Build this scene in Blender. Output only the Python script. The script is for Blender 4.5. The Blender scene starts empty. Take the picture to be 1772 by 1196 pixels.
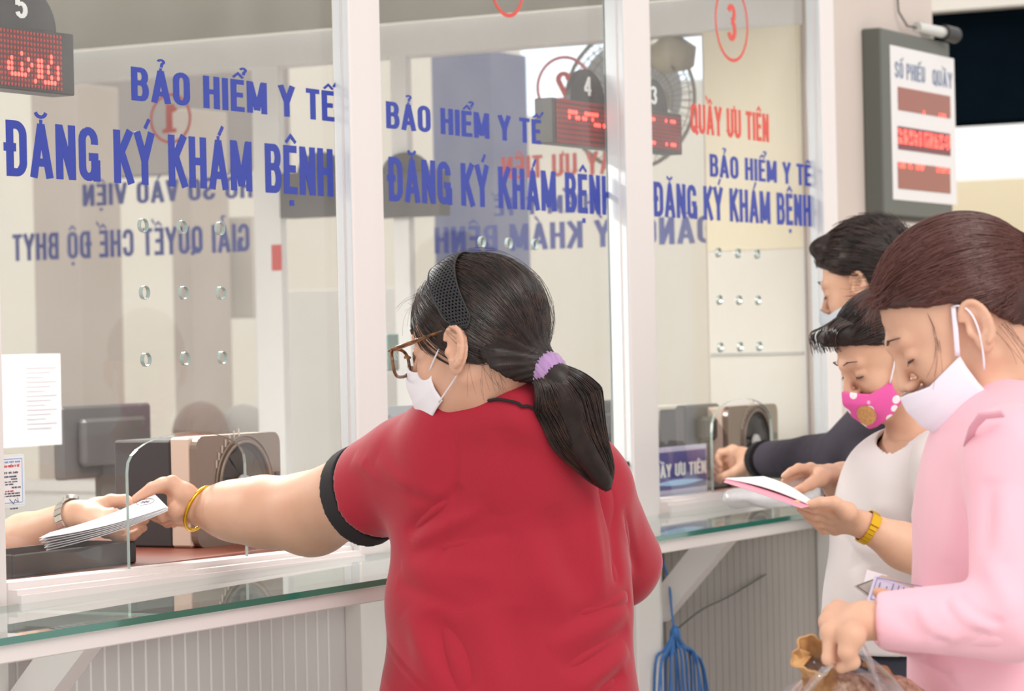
import bpy, math, random
import numpy as np
from mathutils import Vector, Matrix
from mathutils.geometry import tessellate_polygon

# ------------------------------------------------------------------ camera, world, light
# World axes: +X runs along the row of counter windows, +Y goes in through the glass, +Z up.
FPX, CX, CY, CAMZ = 5000.0, 886.0, 598.0, 1.45
AL = math.atan(2760.0 / FPX); ROLL = math.radians(1.243)
FWD = np.array([math.cos(AL), math.sin(AL), 0.0]); RGT = np.array([math.sin(AL), -math.cos(AL), 0.0]); UPV = np.array([0, 0, 1.0])
CAM = np.array([0, 0, CAMZ])
sc = bpy.context.scene
cd = bpy.data.cameras.new('camera'); cam = bpy.data.objects.new('camera', cd); sc.collection.objects.link(cam)
cd.sensor_width = 36; cd.lens = 36 * FPX / 1772; cd.clip_end = 200
cr, sr = math.cos(ROLL), math.sin(ROLL)
ix = cr * RGT - sr * UPV      # image right axis in the world
iy = sr * RGT + cr * UPV      # image up axis in the world
cam.matrix_world = Matrix(((ix[0], iy[0], -FWD[0], 0), (ix[1], iy[1], -FWD[1], 0), (ix[2], iy[2], -FWD[2], CAMZ), (0, 0, 0, 1)))
cd.dof.use_dof = True; cd.dof.focus_distance = 4.5; cd.dof.aperture_fstop = 8.5
sc.camera = cam
wd = bpy.data.worlds.new('daylight'); sc.world = wd; wd.use_nodes = True
bg = wd.node_tree.nodes['Background']; bg.inputs[0].default_value = (1.0, 0.975, 0.95, 1); bg.inputs[1].default_value = 1.0
sc.view_settings.view_transform = 'Standard'; sc.view_settings.look = 'None'
sc.view_settings.gamma = 1; sc.view_settings.exposure = 0.22; sc.view_settings.use_curve_mapping = False
def area(name, loc, target, size, power, color=(1, 1, 1), size_y=None):
    l = bpy.data.lights.new(name, 'AREA'); l.energy = power; l.color = color; l.size = size
    if size_y: l.shape = 'RECTANGLE'; l.size_y = size_y
    o = bpy.data.objects.new(name, l); sc.collection.objects.link(o); o.location = loc
    d = Vector(target) - Vector(loc); o.rotation_euler = d.to_track_quat('-Z', 'Y').to_euler(); return o
sun = bpy.data.lights.new('sun', 'SUN'); sun.energy = 1.1; sun.angle = 0.6; sun.color = (1, 0.96, 0.9)
suno = bpy.data.objects.new('sun', sun); sc.collection.objects.link(suno)
suno.rotation_euler = Vector((0.55, 0.75, -0.75)).to_track_quat('-Z', 'Y').to_euler()

# ------------------------------------------------------------------ measuring helpers (pixel of the photograph -> place)
def ray(px, py):
    a, b = px - CX, CY - py
    return FPX * FWD + (a * cr + b * sr) * RGT + (-a * sr + b * cr) * UPV
def W(px, py, Y=2.9):
    d = ray(px, py); return CAM + d * (Y / d[1])
def S(px, py, X):
    d = ray(px, py); return CAM + d * (X / d[0])
def G(px, py, z):
    d = ray(px, py); return CAM + d * ((z - CAMZ) / d[2])
def P(px, py, Z):
    return CAM + ray(px, py) * (Z / FPX)

# ------------------------------------------------------------------ materials
MATS = {}
def rgb(r, g, b):
    f = lambda c: (c / 255 / 12.92) if c / 255 <= 0.04045 else ((c / 255 + 0.055) / 1.055) ** 2.4
    return (f(r), f(g), f(b), 1)
def mat(name, col, rough=0.5, metal=0.0, bump=None, var=None, emit=0, spec=0.5, sss=0, sheen=0, coat=0, aniso=0, alpha=None):
    if name in MATS: return MATS[name]
    m = bpy.data.materials.new(name); m.use_nodes = True; nt = m.node_tree; b = nt.nodes['Principled BSDF']
    c = rgb(*col) if max(col[:3]) > 1 else (*col[:3], 1)
    b.inputs['Base Color'].default_value = c; b.inputs['Roughness'].default_value = rough; b.inputs['Metallic'].default_value = metal
    b.inputs['Specular IOR Level'].default_value = spec
    if coat: b.inputs['Coat Weight'].default_value = coat
    if aniso: b.inputs['Anisotropic'].default_value = aniso
    if alpha is not None: b.inputs['Alpha'].default_value = alpha
    if sheen: b.inputs['Sheen Weight'].default_value = sheen; b.inputs['Sheen Roughness'].default_value = .4
    if sss: b.inputs['Subsurface Weight'].default_value = sss; b.inputs['Subsurface Radius'].default_value = (0.012, 0.005, 0.003); b.inputs['Subsurface Scale'].default_value = 1.0
    if emit: b.inputs['Emission Color'].default_value = c; b.inputs['Emission Strength'].default_value = emit
    tc = nt.nodes.new('ShaderNodeTexCoord')
    if var:  # (scale, amount[, second colour])
        n = nt.nodes.new('ShaderNodeTexNoise'); n.inputs['Scale'].default_value = var[0]; n.inputs['Detail'].default_value = 6
        nt.links.new(tc.outputs['Object'], n.inputs['Vector'])
        mx = nt.nodes.new('ShaderNodeMix'); mx.data_type = 'RGBA'
        c2 = rgb(*var[2]) if len(var) > 2 else tuple(x * (1 - var[1]) for x in c[:3]) + (1,)
        mx.inputs[6].default_value = c; mx.inputs[7].default_value = c2
        rp = nt.nodes.new('ShaderNodeMapRange'); rp.inputs[1].default_value = .35; rp.inputs[2].default_value = .7
        nt.links.new(n.outputs['Fac'], rp.inputs[0]); nt.links.new(rp.outputs[0], mx.inputs[0]); nt.links.new(mx.outputs[2], b.inputs['Base Color'])
    if bump:  # (scale, strength, distance)
        n = nt.nodes.new('ShaderNodeTexNoise'); n.inputs['Scale'].default_value = bump[0]; n.inputs['Detail'].default_value = 4
        nt.links.new(tc.outputs['Object'], n.inputs['Vector'])
        bp = nt.nodes.new('ShaderNodeBump'); bp.inputs['Strength'].default_value = bump[1]; bp.inputs['Distance'].default_value = bump[2] if len(bump) > 2 else .002
        nt.links.new(n.outputs['Fac'], bp.inputs['Height']); nt.links.new(bp.outputs[0], b.inputs['Normal'])
    MATS[name] = m; return m
def glass_mat(name, tint=(1, 1, 1), dust=0.05, ior=1.45, rough=0.0, dustcol=(.9, .9, .9), boost=1.0):
    if name in MATS: return MATS[name]
    m = bpy.data.materials.new(name); m.use_nodes = True; nt = m.node_tree
    for n in list(nt.nodes): nt.nodes.remove(n)
    out = nt.nodes.new('ShaderNodeOutputMaterial'); t = nt.nodes.new('ShaderNodeBsdfTransparent'); t.inputs[0].default_value = (*tint, 1)
    g = nt.nodes.new('ShaderNodeBsdfGlossy'); g.inputs['Roughness'].default_value = rough; g.inputs[0].default_value = (.97, .98, .98, 1)
    fr = nt.nodes.new('ShaderNodeFresnel'); fr.inputs[0].default_value = ior
    d = nt.nodes.new('ShaderNodeBsdfDiffuse'); d.inputs[0].default_value = (*dustcol, 1)
    tc = nt.nodes.new('ShaderNodeTexCoord'); no = nt.nodes.new('ShaderNodeTexNoise'); no.inputs['Scale'].default_value = 6; no.inputs['Detail'].default_value = 8
    nt.links.new(tc.outputs['Object'], no.inputs['Vector'])
    mp = nt.nodes.new('ShaderNodeMapRange'); mp.inputs[1].default_value = .35; mp.inputs[2].default_value = .75
    mp.inputs[3].default_value = dust * .4; mp.inputs[4].default_value = dust * 1.6
    nt.links.new(no.outputs['Fac'], mp.inputs[0])
    m1 = nt.nodes.new('ShaderNodeMixShader'); m2 = nt.nodes.new('ShaderNodeMixShader')
    mu = nt.nodes.new('ShaderNodeMath'); mu.operation = 'MULTIPLY'; mu.inputs[1].default_value = boost
    ge = nt.nodes.new('ShaderNodeNewGeometry'); inv = nt.nodes.new('ShaderNodeMath'); inv.operation = 'SUBTRACT'; inv.inputs[0].default_value = 1
    nt.links.new(ge.outputs['Backfacing'], inv.inputs[1]); mf = nt.nodes.new('ShaderNodeMath'); mf.operation = 'MULTIPLY'; md = nt.nodes.new('ShaderNodeMath'); md.operation = 'MULTIPLY'
    nt.links.new(fr.outputs[0], mf.inputs[0]); nt.links.new(inv.outputs[0], mf.inputs[1]); nt.links.new(mf.outputs[0], mu.inputs[0])
    nt.links.new(mp.outputs[0], md.inputs[0]); nt.links.new(inv.outputs[0], md.inputs[1])
    nt.links.new(md.outputs[0], m1.inputs[0]); nt.links.new(t.outputs[0], m1.inputs[1]); nt.links.new(d.outputs[0], m1.inputs[2])
    nt.links.new(mu.outputs[0], m2.inputs[0]); nt.links.new(m1.outputs[0], m2.inputs[1]); nt.links.new(g.outputs[0], m2.inputs[2])
    nt.links.new(m2.outputs[0], out.inputs[0]); MATS[name] = m; return m

# ------------------------------------------------------------------ objects
def root_loc(p):
    while p is not None and p.parent is not None: p = p.parent
    return np.array(p.location) if p is not None else None
def props(o, label=None, cat=None, group=None, kind=None):
    for k, v in (('label', label), ('category', cat), ('group', group), ('kind', kind)):
        if v: o[k] = v
    return o
def thing(name, label, cat, loc, group=None, kind=None):
    o = bpy.data.objects.new(name, None); o.empty_display_size = .05; sc.collection.objects.link(o)
    o.location = tuple(float(v) for v in loc)
    return props(o, label, cat, group, kind)
def link_mesh(name, me, parent=None, origin=None):
    o = bpy.data.objects.new(name, me); sc.collection.objects.link(o)
    if parent is not None: o.parent = parent
    elif origin is not None: o.location = tuple(float(v) for v in origin)
    return o
def fast_mesh(name, V, F, mats, smooth=False, midx=None):
    """V (n,3) array, F (m,k) array or list of tuples"""
    me = bpy.data.meshes.new(name)
    if isinstance(F, np.ndarray):
        k = F.shape[1]; me.vertices.add(len(V)); me.vertices.foreach_set('co', np.asarray(V, np.float32).ravel())
        me.loops.add(F.size); me.loops.foreach_set('vertex_index', F.astype(np.int32).ravel())
        me.polygons.add(len(F)); me.polygons.foreach_set('loop_start', np.arange(0, F.size, k, dtype=np.int32))
        me.update(calc_edges=True)
    else:
        me.from_pydata([tuple(map(float, v)) for v in V], [], F)
    for m in mats: me.materials.append(m)
    if smooth: me.polygons.foreach_set('use_smooth', np.ones(len(me.polygons), bool))
    if midx is not None: me.polygons.foreach_set('material_index', np.asarray(midx, np.int32))
    me.update(); return me
class MB:
    def __init__(s): s.v = []; s.f = []; s.m = []; s.cur = 0
    def add(s, vs, fs):
        n = len(s.v); s.v += [np.asarray(v, float) for v in vs]
        for f in fs: s.f.append(tuple(n + i for i in f)); s.m.append(s.cur)
        return s
    def hexa(s, p):   # 8 corners: 4 bottom then 4 top
        return s.add(p, [(3, 2, 1, 0), (4, 5, 6, 7), (0, 1, 5, 4), (1, 2, 6, 5), (2, 3, 7, 6), (3, 0, 4, 7)])
    def box(s, lo, hi, bev=0.0):
        x0, y0, z0 = lo; x1, y1, z1 = hi
        if bev <= 0:
            return s.hexa([(x0, y0, z0), (x1, y0, z0), (x1, y1, z0), (x0, y1, z0), (x0, y0, z1), (x1, y0, z1), (x1, y1, z1), (x0, y1, z1)])
        b = bev; vs = []; L = ((x0, x1), (y0, y1), (z0, z1)); idx = {}
        for i in (0, 1):
            for j in (0, 1):
                for k in (0, 1):
                    for a in range(3):
                        p = [L[0][i], L[1][j], L[2][k]]; sg = [(1, -1)[i], (1, -1)[j], (1, -1)[k]]
                        for c in range(3):
                            if c != a: p[c] += sg[c] * b
                        idx[(i, j, k, a)] = len(vs); vs.append(p)
        I = idx; fs = []
        for a in range(3):
            o = [c for c in range(3) if c != a]
            for e in (0, 1):
                loop = []
                for (u, v) in ((0, 0), (1, 0), (1, 1), (0, 1)):
                    k = [0, 0, 0]; k[a] = e; k[o[0]] = u; k[o[1]] = v; loop.append(I[(*k, a)])
                flip = (e == 0) ^ (a == 1); fs.append(tuple(loop[::-1] if flip else loop))
            for u in (0, 1):      # edge along axis a
                for v in (0, 1):
                    k0 = [0, 0, 0]; k0[o[0]] = u; k0[o[1]] = v; k1 = list(k0); k1[a] = 1
                    fs.append((I[(*k0, o[0])], I[(*k0, o[1])], I[(*k1, o[1])], I[(*k1, o[0])]))
        for i in (0, 1):
            for j in (0, 1):
                for k in (0, 1): fs.append((I[(i, j, k, 0)], I[(i, j, k, 1)], I[(i, j, k, 2)]))
        return s.add(vs, fs)
    def obox(s, c, ax, ay, az, bev=0):   # centre and three half-axis vectors
        c, ax, ay, az = map(lambda q: np.asarray(q, float), (c, ax, ay, az)); t = MB(); t.box((-1, -1, -1), (1, 1, 1))
        if bev:
            la, lb, lc = (np.linalg.norm(q) for q in (ax, ay, az)); t = MB(); t.box((-la, -lb, -lc), (la, lb, lc), bev)
            return s.add([c + v[0] * ax / la + v[1] * ay / lb + v[2] * az / lc for v in t.v], t.f)
        return s.add([c + v[0] * ax + v[1] * ay + v[2] * az for v in t.v], t.f)
    def tube(s, pts, r, n=10, closed=False, caps=True, flat=None):
        pts = [np.asarray(p, float) for p in pts]; m = len(pts); r = [r] * m if np.isscalar(r) else list(r)
        T = []
        for i in range(m):
            a = pts[(i - 1) % m] if closed or i else pts[0]; b = pts[(i + 1) % m] if closed or i < m - 1 else pts[-1]
            d = b - a; T.append(d / (np.linalg.norm(d) + 1e-12))
        u = np.cross(T[0], (0, 0, 1)); u = u if np.linalg.norm(u) > .1 else np.cross(T[0], (0, 1, 0))
        vs = []
        for i in range(m):
            u = u - T[i] * np.dot(u, T[i]); u /= np.linalg.norm(u) + 1e-12; w = np.cross(T[i], u)
            fl = 1 if flat is None else flat
            for k in range(n):
                t = 2 * math.pi * k / n; vs.append(pts[i] + r[i] * (math.cos(t) * u + math.sin(t) * w * fl))
        fs = []
        for i in range(m if closed else m - 1):
            j = (i + 1) % m
            for k in range(n): fs.append((i * n + k, i * n + (k + 1) % n, j * n + (k + 1) % n, j * n + k))
        if caps and not closed: fs += [tuple(range(n))[::-1], tuple((m - 1) * n + k for k in range(n))]
        return s.add(vs, fs)
    def cyl(s, a, b, r, n=20): return s.tube([a, b], r, n)
    def lathe(s, c, axis, prof, n=28):   # prof: [(dist along axis, radius)]
        axis = np.asarray(axis, float); axis /= np.linalg.norm(axis); u = np.cross(axis, (0, 0, 1)); u = u if np.linalg.norm(u) > .1 else np.cross(axis, (0, 1, 0)); u /= np.linalg.norm(u); w = np.cross(axis, u)
        vs = [np.asarray(c) + h * axis + r * (math.cos(2 * math.pi * k / n) * u + math.sin(2 * math.pi * k / n) * w) for h, r in prof for k in range(n)]
        fs = [(i * n + k, i * n + (k + 1) % n, (i + 1) * n + (k + 1) % n, (i + 1) * n + k) for i in range(len(prof) - 1) for k in range(n)]
        return s.add(vs, fs)
    def grid(s, fn, nu, nv):
        vs = [fn(i / nu, j / nv) for i in range(nu + 1) for j in range(nv + 1)]
        return s.add(vs, [(i * (nv + 1) + j, (i + 1) * (nv + 1) + j, (i + 1) * (nv + 1) + j + 1, i * (nv + 1) + j + 1) for i in range(nu) for j in range(nv)])
    def poly_prism(s, loops, O, U, V, N, th):
        """outline loops (first outer, rest holes) in (u,v) -> slab O+u*U+v*V, thickness th along N"""
        O, U, V, N = map(lambda q: np.asarray(q, float), (O, U, V, N))
        tris = tessellate_polygon([[Vector((p[0], p[1], 0)) for p in L] for L in loops]); flat = [p for L in loops for p in L]; n = len(flat)
        vs = [O + p[0] * U + p[1] * V for p in flat] + [O + p[0] * U + p[1] * V + th * N for p in flat]
        fs = []
        for t in tris: fs.append(tuple(t)); fs.append(tuple(i + n for i in t[::-1]))
        c0 = s.cur; s.add(vs, fs); b = len(s.v) - 2 * n; k = 0
        s.cur = c0 + 1 if getattr(s, 'edge_mat', False) else c0
        for L in loops:
            m = len(L)
            for i in range(m):
                s.f.append((b + k + i, b + k + (i + 1) % m, b + n + k + (i + 1) % m, b + n + k + i)); s.m.append(s.cur)
            k += m
        s.cur = c0; return s
    def build(s, name, mats, parent=None, smooth=False, label=None, cat=None, group=None, kind=None, origin=None, mods=None, fix=True):
        if not isinstance(mats, (list, tuple)): mats = [mats]
        V = np.array(s.v); off = root_loc(parent) if parent is not None else (np.array(origin) if origin is not None else np.array([(V[:, 0].min() + V[:, 0].max()) / 2, (V[:, 1].min() + V[:, 1].max()) / 2, V[:, 2].min()]))
        me = fast_mesh(name, V - off, s.f, mats, smooth, s.m)
        if fix:
            import bmesh
            bm = bmesh.new(); bm.from_mesh(me); bmesh.ops.recalc_face_normals(bm, faces=bm.faces); bm.to_mesh(me); bm.free()
        if smooth and smooth is not True: me.set_sharp_from_angle(angle=smooth)
        o = link_mesh(name, me, parent, off if parent is None else None)
        return props(o, label, cat, group, kind)
def loop_rect(x0, y0, x1, y1): return [(x0, y0), (x1, y0), (x1, y1), (x0, y1)]
def loop_circ(x, y, r, n=20, ry=None): return [(x + r * math.cos(2 * math.pi * k / n), y + (ry or r) * math.sin(2 * math.pi * k / n)) for k in range(n)]
def loop_rrect(x0, y0, x1, y1, r, n=5):
    o = []
    for cx_, cy_, a0 in ((x1 - r, y1 - r, 0), (x0 + r, y1 - r, 90), (x0 + r, y0 + r, 180), (x1 - r, y0 + r, 270)):
        for k in range(n + 1): a = math.radians(a0 + 90 * k / n); o.append((cx_ + r * math.cos(a), cy_ + r * math.sin(a)))
    return o

# ------------------------------------------------------------------ lettering
def arcp(cx_, cy_, rx, ry, a0, a1, n=9):
    return [(cx_ + rx * math.cos(math.radians(a0 + (a1 - a0) * k / n)), cy_ + ry * math.sin(math.radians(a0 + (a1 - a0) * k / n))) for k in range(n + 1)]
T_ = .15
def glyph(ch):
    w = .42; l, r, t, b = .075, w - .075, .925, .075; h = .075
    if ch == ' ': return .2, []
    if ch == 'I': return .15, [[(h, 0), (h, 1)]]
    if ch == '-': return .25, [[(0, .45), (.25, .45)]]
    if ch == '.': return .15, [[(h, 0), (h, .15)]]
    if ch == 'B':
        return w, [[(l, 0), (l, 1)], [(l, t)] + arcp(.24, .73, .095, .195, 90, -90) + [(l, .535)], [(l, .535)] + arcp(.25, .305, .1, .23, 90, -90) + [(l, b)]]
    if ch in 'DĐ':
        s_ = [[(l, 0), (l, 1)], [(l, t)] + arcp(.2, .74, .145, .185, 90, 0) + arcp(.2, .26, .145, .185, 0, -90) + [(l, b)]]
        if ch == 'Đ': s_.append([(-.05, .52), (.2, .52)])
        return w, s_
    if ch == 'A': return w + .04, [[(.06, 0), (.23, .97)], [(.40, 0), (.23, .97)], [(.12, .28), (.34, .28)], [(.2, .98), (.26, .98)]]
    if ch == 'O' or ch == 'Q' or ch == 'U' or ch == 'G' or ch == 'C' or ch == '0':
        if ch == 'U': return w, [[(l, 1), (l, .25)] + arcp(.21, .25, .135, .175, 180, 360) + [(r, 1)]]
        top = arcp(.21, .75, .135, .175, 0, 180); bot = arcp(.21, .25, .135, .175, 180, 360)
        if ch in 'O0': return w, [top + bot + [top[0]]]
        if ch == 'Q': return w, [top + bot + [top[0]], [(.22, .25), (.42, -.03)]]
        if ch == 'C': return w, [[(r, .66)] + top + bot + [(r, .34)]]
        return w, [[(r, .68)] + top + bot + [(r, .45), (.22, .45)], [(r + .04, .4), (r + .04, 0)]]
    if ch == 'H': return w, [[(l, 0), (l, 1)], [(r, 0), (r, 1)], [(l, .52), (r, .52)]]
    if ch == 'E': return w - .06, [[(l, 0), (l, 1)], [(l, t), (.35, t)], [(l, .52), (.32, .52)], [(l, b), (.36, b)]]
    if ch == 'M': return .54, [[(h, 0), (h, 1)], [(.465, 0), (.465, 1)], [(.09, .97), (.27, .1)], [(.45, .97), (.27, .1)]]
    if ch == 'N': return w, [[(h, 0), (h, 1)], [(r, 0), (r, 1)], [(l, .97), (r, .03)]]
    if ch == 'V': return w, [[(.05, 1), (.21, .03)], [(.37, 1), (.21, .03)]]
    if ch == 'Y': return w, [[(.04, 1), (.21, .46)], [(.38, 1), (.21, .46)], [(.21, .5), (.21, 0)]]
    if ch == 'T': return w - .04, [[(0, t), (.38, t)], [(.19, 1), (.19, 0)]]
    if ch == 'K': return w, [[(l, 0), (l, 1)], [(.38, 1), (.1, .45)], [(.17, .6), (.39, 0)]]
    if ch == 'L': return .34, [[(l, 0), (l, 1)], [(l, b), (.34, b)]]
    if ch == 'P': return w, [[(l, 0), (l, 1)], [(l, t)] + arcp(.23, .7, .11, .225, 90, -90) + [(l, .475)]]
    if ch == 'R': return w, [[(l, 0), (l, 1)], [(l, t)] + arcp(.23, .7, .11, .225, 90, -90) + [(l, .475)], [(.22, .5), (.37, 0)]]
    if ch == 'S': return w, [[(r, .7)] + arcp(.21, .75, .135, .175, 0, 180) + [(l, .66), (.14, .55), (.3, .43), (r, .33)] + arcp(.21, .25, .135, .175, 0, -180) + [(l, .3)]]
    if ch == '1': return .3, [[(.18, 0), (.18, 1)], [(.03, .75), (.18, .93)], [(.02, .07), (.34, .07)], [(.05, .93), (.2, .93)]]
    if ch == '2': return w, [[(l, .7)] + arcp(.21, .75, .135, .175, 180, -20) + [(.1, .08)], [(.04, b), (.4, b)]]
    if ch == '3': return w, [arcp(.2, .74, .135, .19, 160, -90), arcp(.2, .3, .145, .23, 90, -160)]
    if ch == '4': return w, [[(.3, 0), (.3, 1)], [(.3, .95), (.04, .33)], [(0, .28), (.42, .28)]]
    if ch == '5': return w, [[(.09, .95), (.08, .5)], [(.04, t), (.38, t)], [(.08, .52)] + arcp(.2, .33, .14, .25, 110, -160)]
    if ch == '6': return w, [arcp(.21, .3, .135, .225, 0, 360), [(.1, .35), (.12, .7), (.3, .95)]]
    return w, [[(l, 0), (l, 1), (r, 1), (r, 0), (l, 0)]]
COMP = {'Ả': ('A', 'hook'), 'Ẻ': ('E', 'hook'), 'Ể': ('E', 'circ hook2'), 'Ế': ('E', 'circ acute2'), 'Ă': ('A', 'breve'), 'Ý': ('Y', 'acute'), 'Á': ('A', 'acute'),
        'Ệ': ('E', 'circ dot'), 'Ấ': ('A', 'circ acute2'), 'Ầ': ('A', 'circ grave2'), 'Ê': ('E', 'circ'), 'Ư': ('U', 'horn'), 'Ơ': ('O', 'horn'), 'À': ('A', 'grave'),
        'Ồ': ('O', 'circ grave2'), 'Ố': ('O', 'circ acute2'), 'Ộ': ('O', 'circ dot'), 'Ị': ('I', 'dot')}
def text_prisms(mb, text, O, U, V, N, length, height, th=.0006, track=.075):
    """lettering from O along U (length) with cap height along V; writes thin raised letters into mb"""
    O, U, V, N = map(lambda q: np.asarray(q, float), (O, U, V, N)); items = []; x = 0
    for ch in text:
        base, dia = COMP.get(ch, (ch, '')); w, st = glyph(base); st = [list(s_) for s_ in st]; c = w / 2
        if base in 'E': c = .2
        for d in dia.split():
            o2 = .13 if 'circ' in dia and d.endswith('2') else 0
            if d == 'circ': st.append(('t', [(c - .13, 1.06), (c, 1.2), (c + .13, 1.06)]))
            elif d == 'acute' or d == 'acute2': st.append(('t', [(c + .02 + o2, 1.07 + o2 * .6), (c + .12 + o2, 1.25 + o2 * .5)]))
            elif d == 'grave' or d == 'grave2': st.append(('t', [(c - .02 - o2, 1.07 + o2 * .6), (c - .12 - o2, 1.25 + o2 * .5)]))
            elif d == 'breve': st.append(('t', arcp(c, 1.2, .11, .1, 190, 350, 6)))
            elif d in ('hook', 'hook2'): st.append(('t', arcp(c + .01 + o2, 1.24 + o2 * .5, .07, .06, 170, -70, 7) + [(c + .02 + o2, 1.08 + o2 * .6)]))
            elif d == 'dot': st.append(('d', [(c, -.24), (c, -.12)]))
            elif d == 'horn': st.append(('t', [(w - .03, .93), (w + .07, .95), (w + .09, 1.12)]))
        items.append((x, st)); x += w + track * (1 if ch != ' ' else 1)
    tot = x - track; sx = length / tot; sy = height; lay = 0
    for x0, st in items:
        for s_ in st:
            half = T_ / 2
            if isinstance(s_, tuple): half = .033 if s_[0] == 't' else .055; s_ = s_[1]
            pts = [np.array(p, float) for p in s_]; n = len(pts); Lo, Ro = [], []
            for i in range(n):
                a = pts[max(i - 1, 0)]; b = pts[min(i + 1, n - 1)]
                if 0 < i < n - 1:
                    d1 = pts[i] - a; d1 /= np.linalg.norm(d1) + 1e-9; d2 = b - pts[i]; d2 /= np.linalg.norm(d2) + 1e-9
                    d = d1 + d2; d /= np.linalg.norm(d) + 1e-9; k = 1 / max(.5, float(np.dot(d, d1)))
                else: d = b - a; d /= np.linalg.norm(d) + 1e-9; k = 1
                nn = np.array((-d[1], d[0])) * half * k; Lo.append(pts[i] + nn); Ro.append(pts[i] - nn)
            for i in range(n - 1):
                lay = lay + 1; q = [Lo[i], Lo[i + 1], Ro[i + 1], Ro[i]]; w3 = [O + (x0 + p[0]) * sx * U + p[1] * sy * V - N * lay * 3e-6 for p in q]
                mb.add(w3 + [v + N * (th + lay * 6e-6) for v in w3], [(0, 1, 2, 3), (7, 6, 5, 4), (0, 4, 5, 1), (1, 5, 6, 2), (2, 6, 7, 3), (3, 7, 4, 0)])
    return mb
X3, Y3, Z3 = np.eye(3)
# ================================================================== the setting
white_pvc = mat('white_pvc', (226, 218, 216), .42, bump=(60, .05))
white_strip = mat('pale_aluminium', (205, 209, 212), .35)
m_panel = mat('ribbed_panel', (206, 197, 197), .55, var=(5, .05))
m_panel_shaded = mat('shaded_panel', (150, 141, 136), .6, var=(7, .07))  # shade of the people at the far window put into the panel colour
m_cream = mat('cream_plaster', (230, 223, 210), .8, var=(3, .04))
m_beige = mat('beige_plaster', (206, 192, 184), .8, var=(3, .04))
m_white = mat('white_plaster', (236, 232, 226), .8, var=(3, .03))
m_ceil = mat('ceiling_grey', (176, 175, 165), .85)
m_floor = mat('floor_tile', (190, 184, 176), .35, var=(4, .08))
m_blue = mat('blue_vinyl', (30, 52, 156), .45)
m_red = mat('red_vinyl', (214, 72, 58), .45)
m_glass = glass_mat('window_glass', (.975, .985, .98), .05, dustcol=(.95, .94, .93), boost=.8)
m_gedge = mat('glass_cut_edge', (150, 165, 160), .15, spec=.8)
m_ledge = mat('green_glass_edge', (38, 112, 96), .12, spec=.8, coat=.5)
m_black = mat('black_plastic', (34, 32, 34), .4)
m_dark = mat('charcoal_plastic', (70, 66, 66), .45)
GY = 2.9

# window frames, one post with a narrower member beside it
def post(name, x0, x1, x2, yf):
    mb = MB(); mb.box((x0 + .001, yf, 0), (x1, 2.907, 2.75), .003); mb.cur = 0
    mb.box((x1 + .001, 2.885, 0), (x2, 2.907, 2.75), .002); mb.cur = 1
    mb.box((x0 - .0015, yf + .004, 1.0), (x0 + .001, yf + .014, 2.75)); mb.box((x0 - .0015, yf + .02, 1.0), (x0 + .001, 2.9, 2.75))
    return mb.build(name, [white_pvc, white_strip], kind='structure')
post('trim_1', 3.48, 3.53, 3.575, 2.865)
post('trim_2', 4.590, 4.677, 4.731, 2.867)
post('trim_3', 5.712, 5.832, 5.908, 2.853)
post('trim_4', 6.855, 6.945, 6.96, 2.863)
MB().box((3.5, 2.87, 2.75), (6.96, 2.96, 2.85)).build('trim_5', white_pvc, kind='structure')

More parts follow.
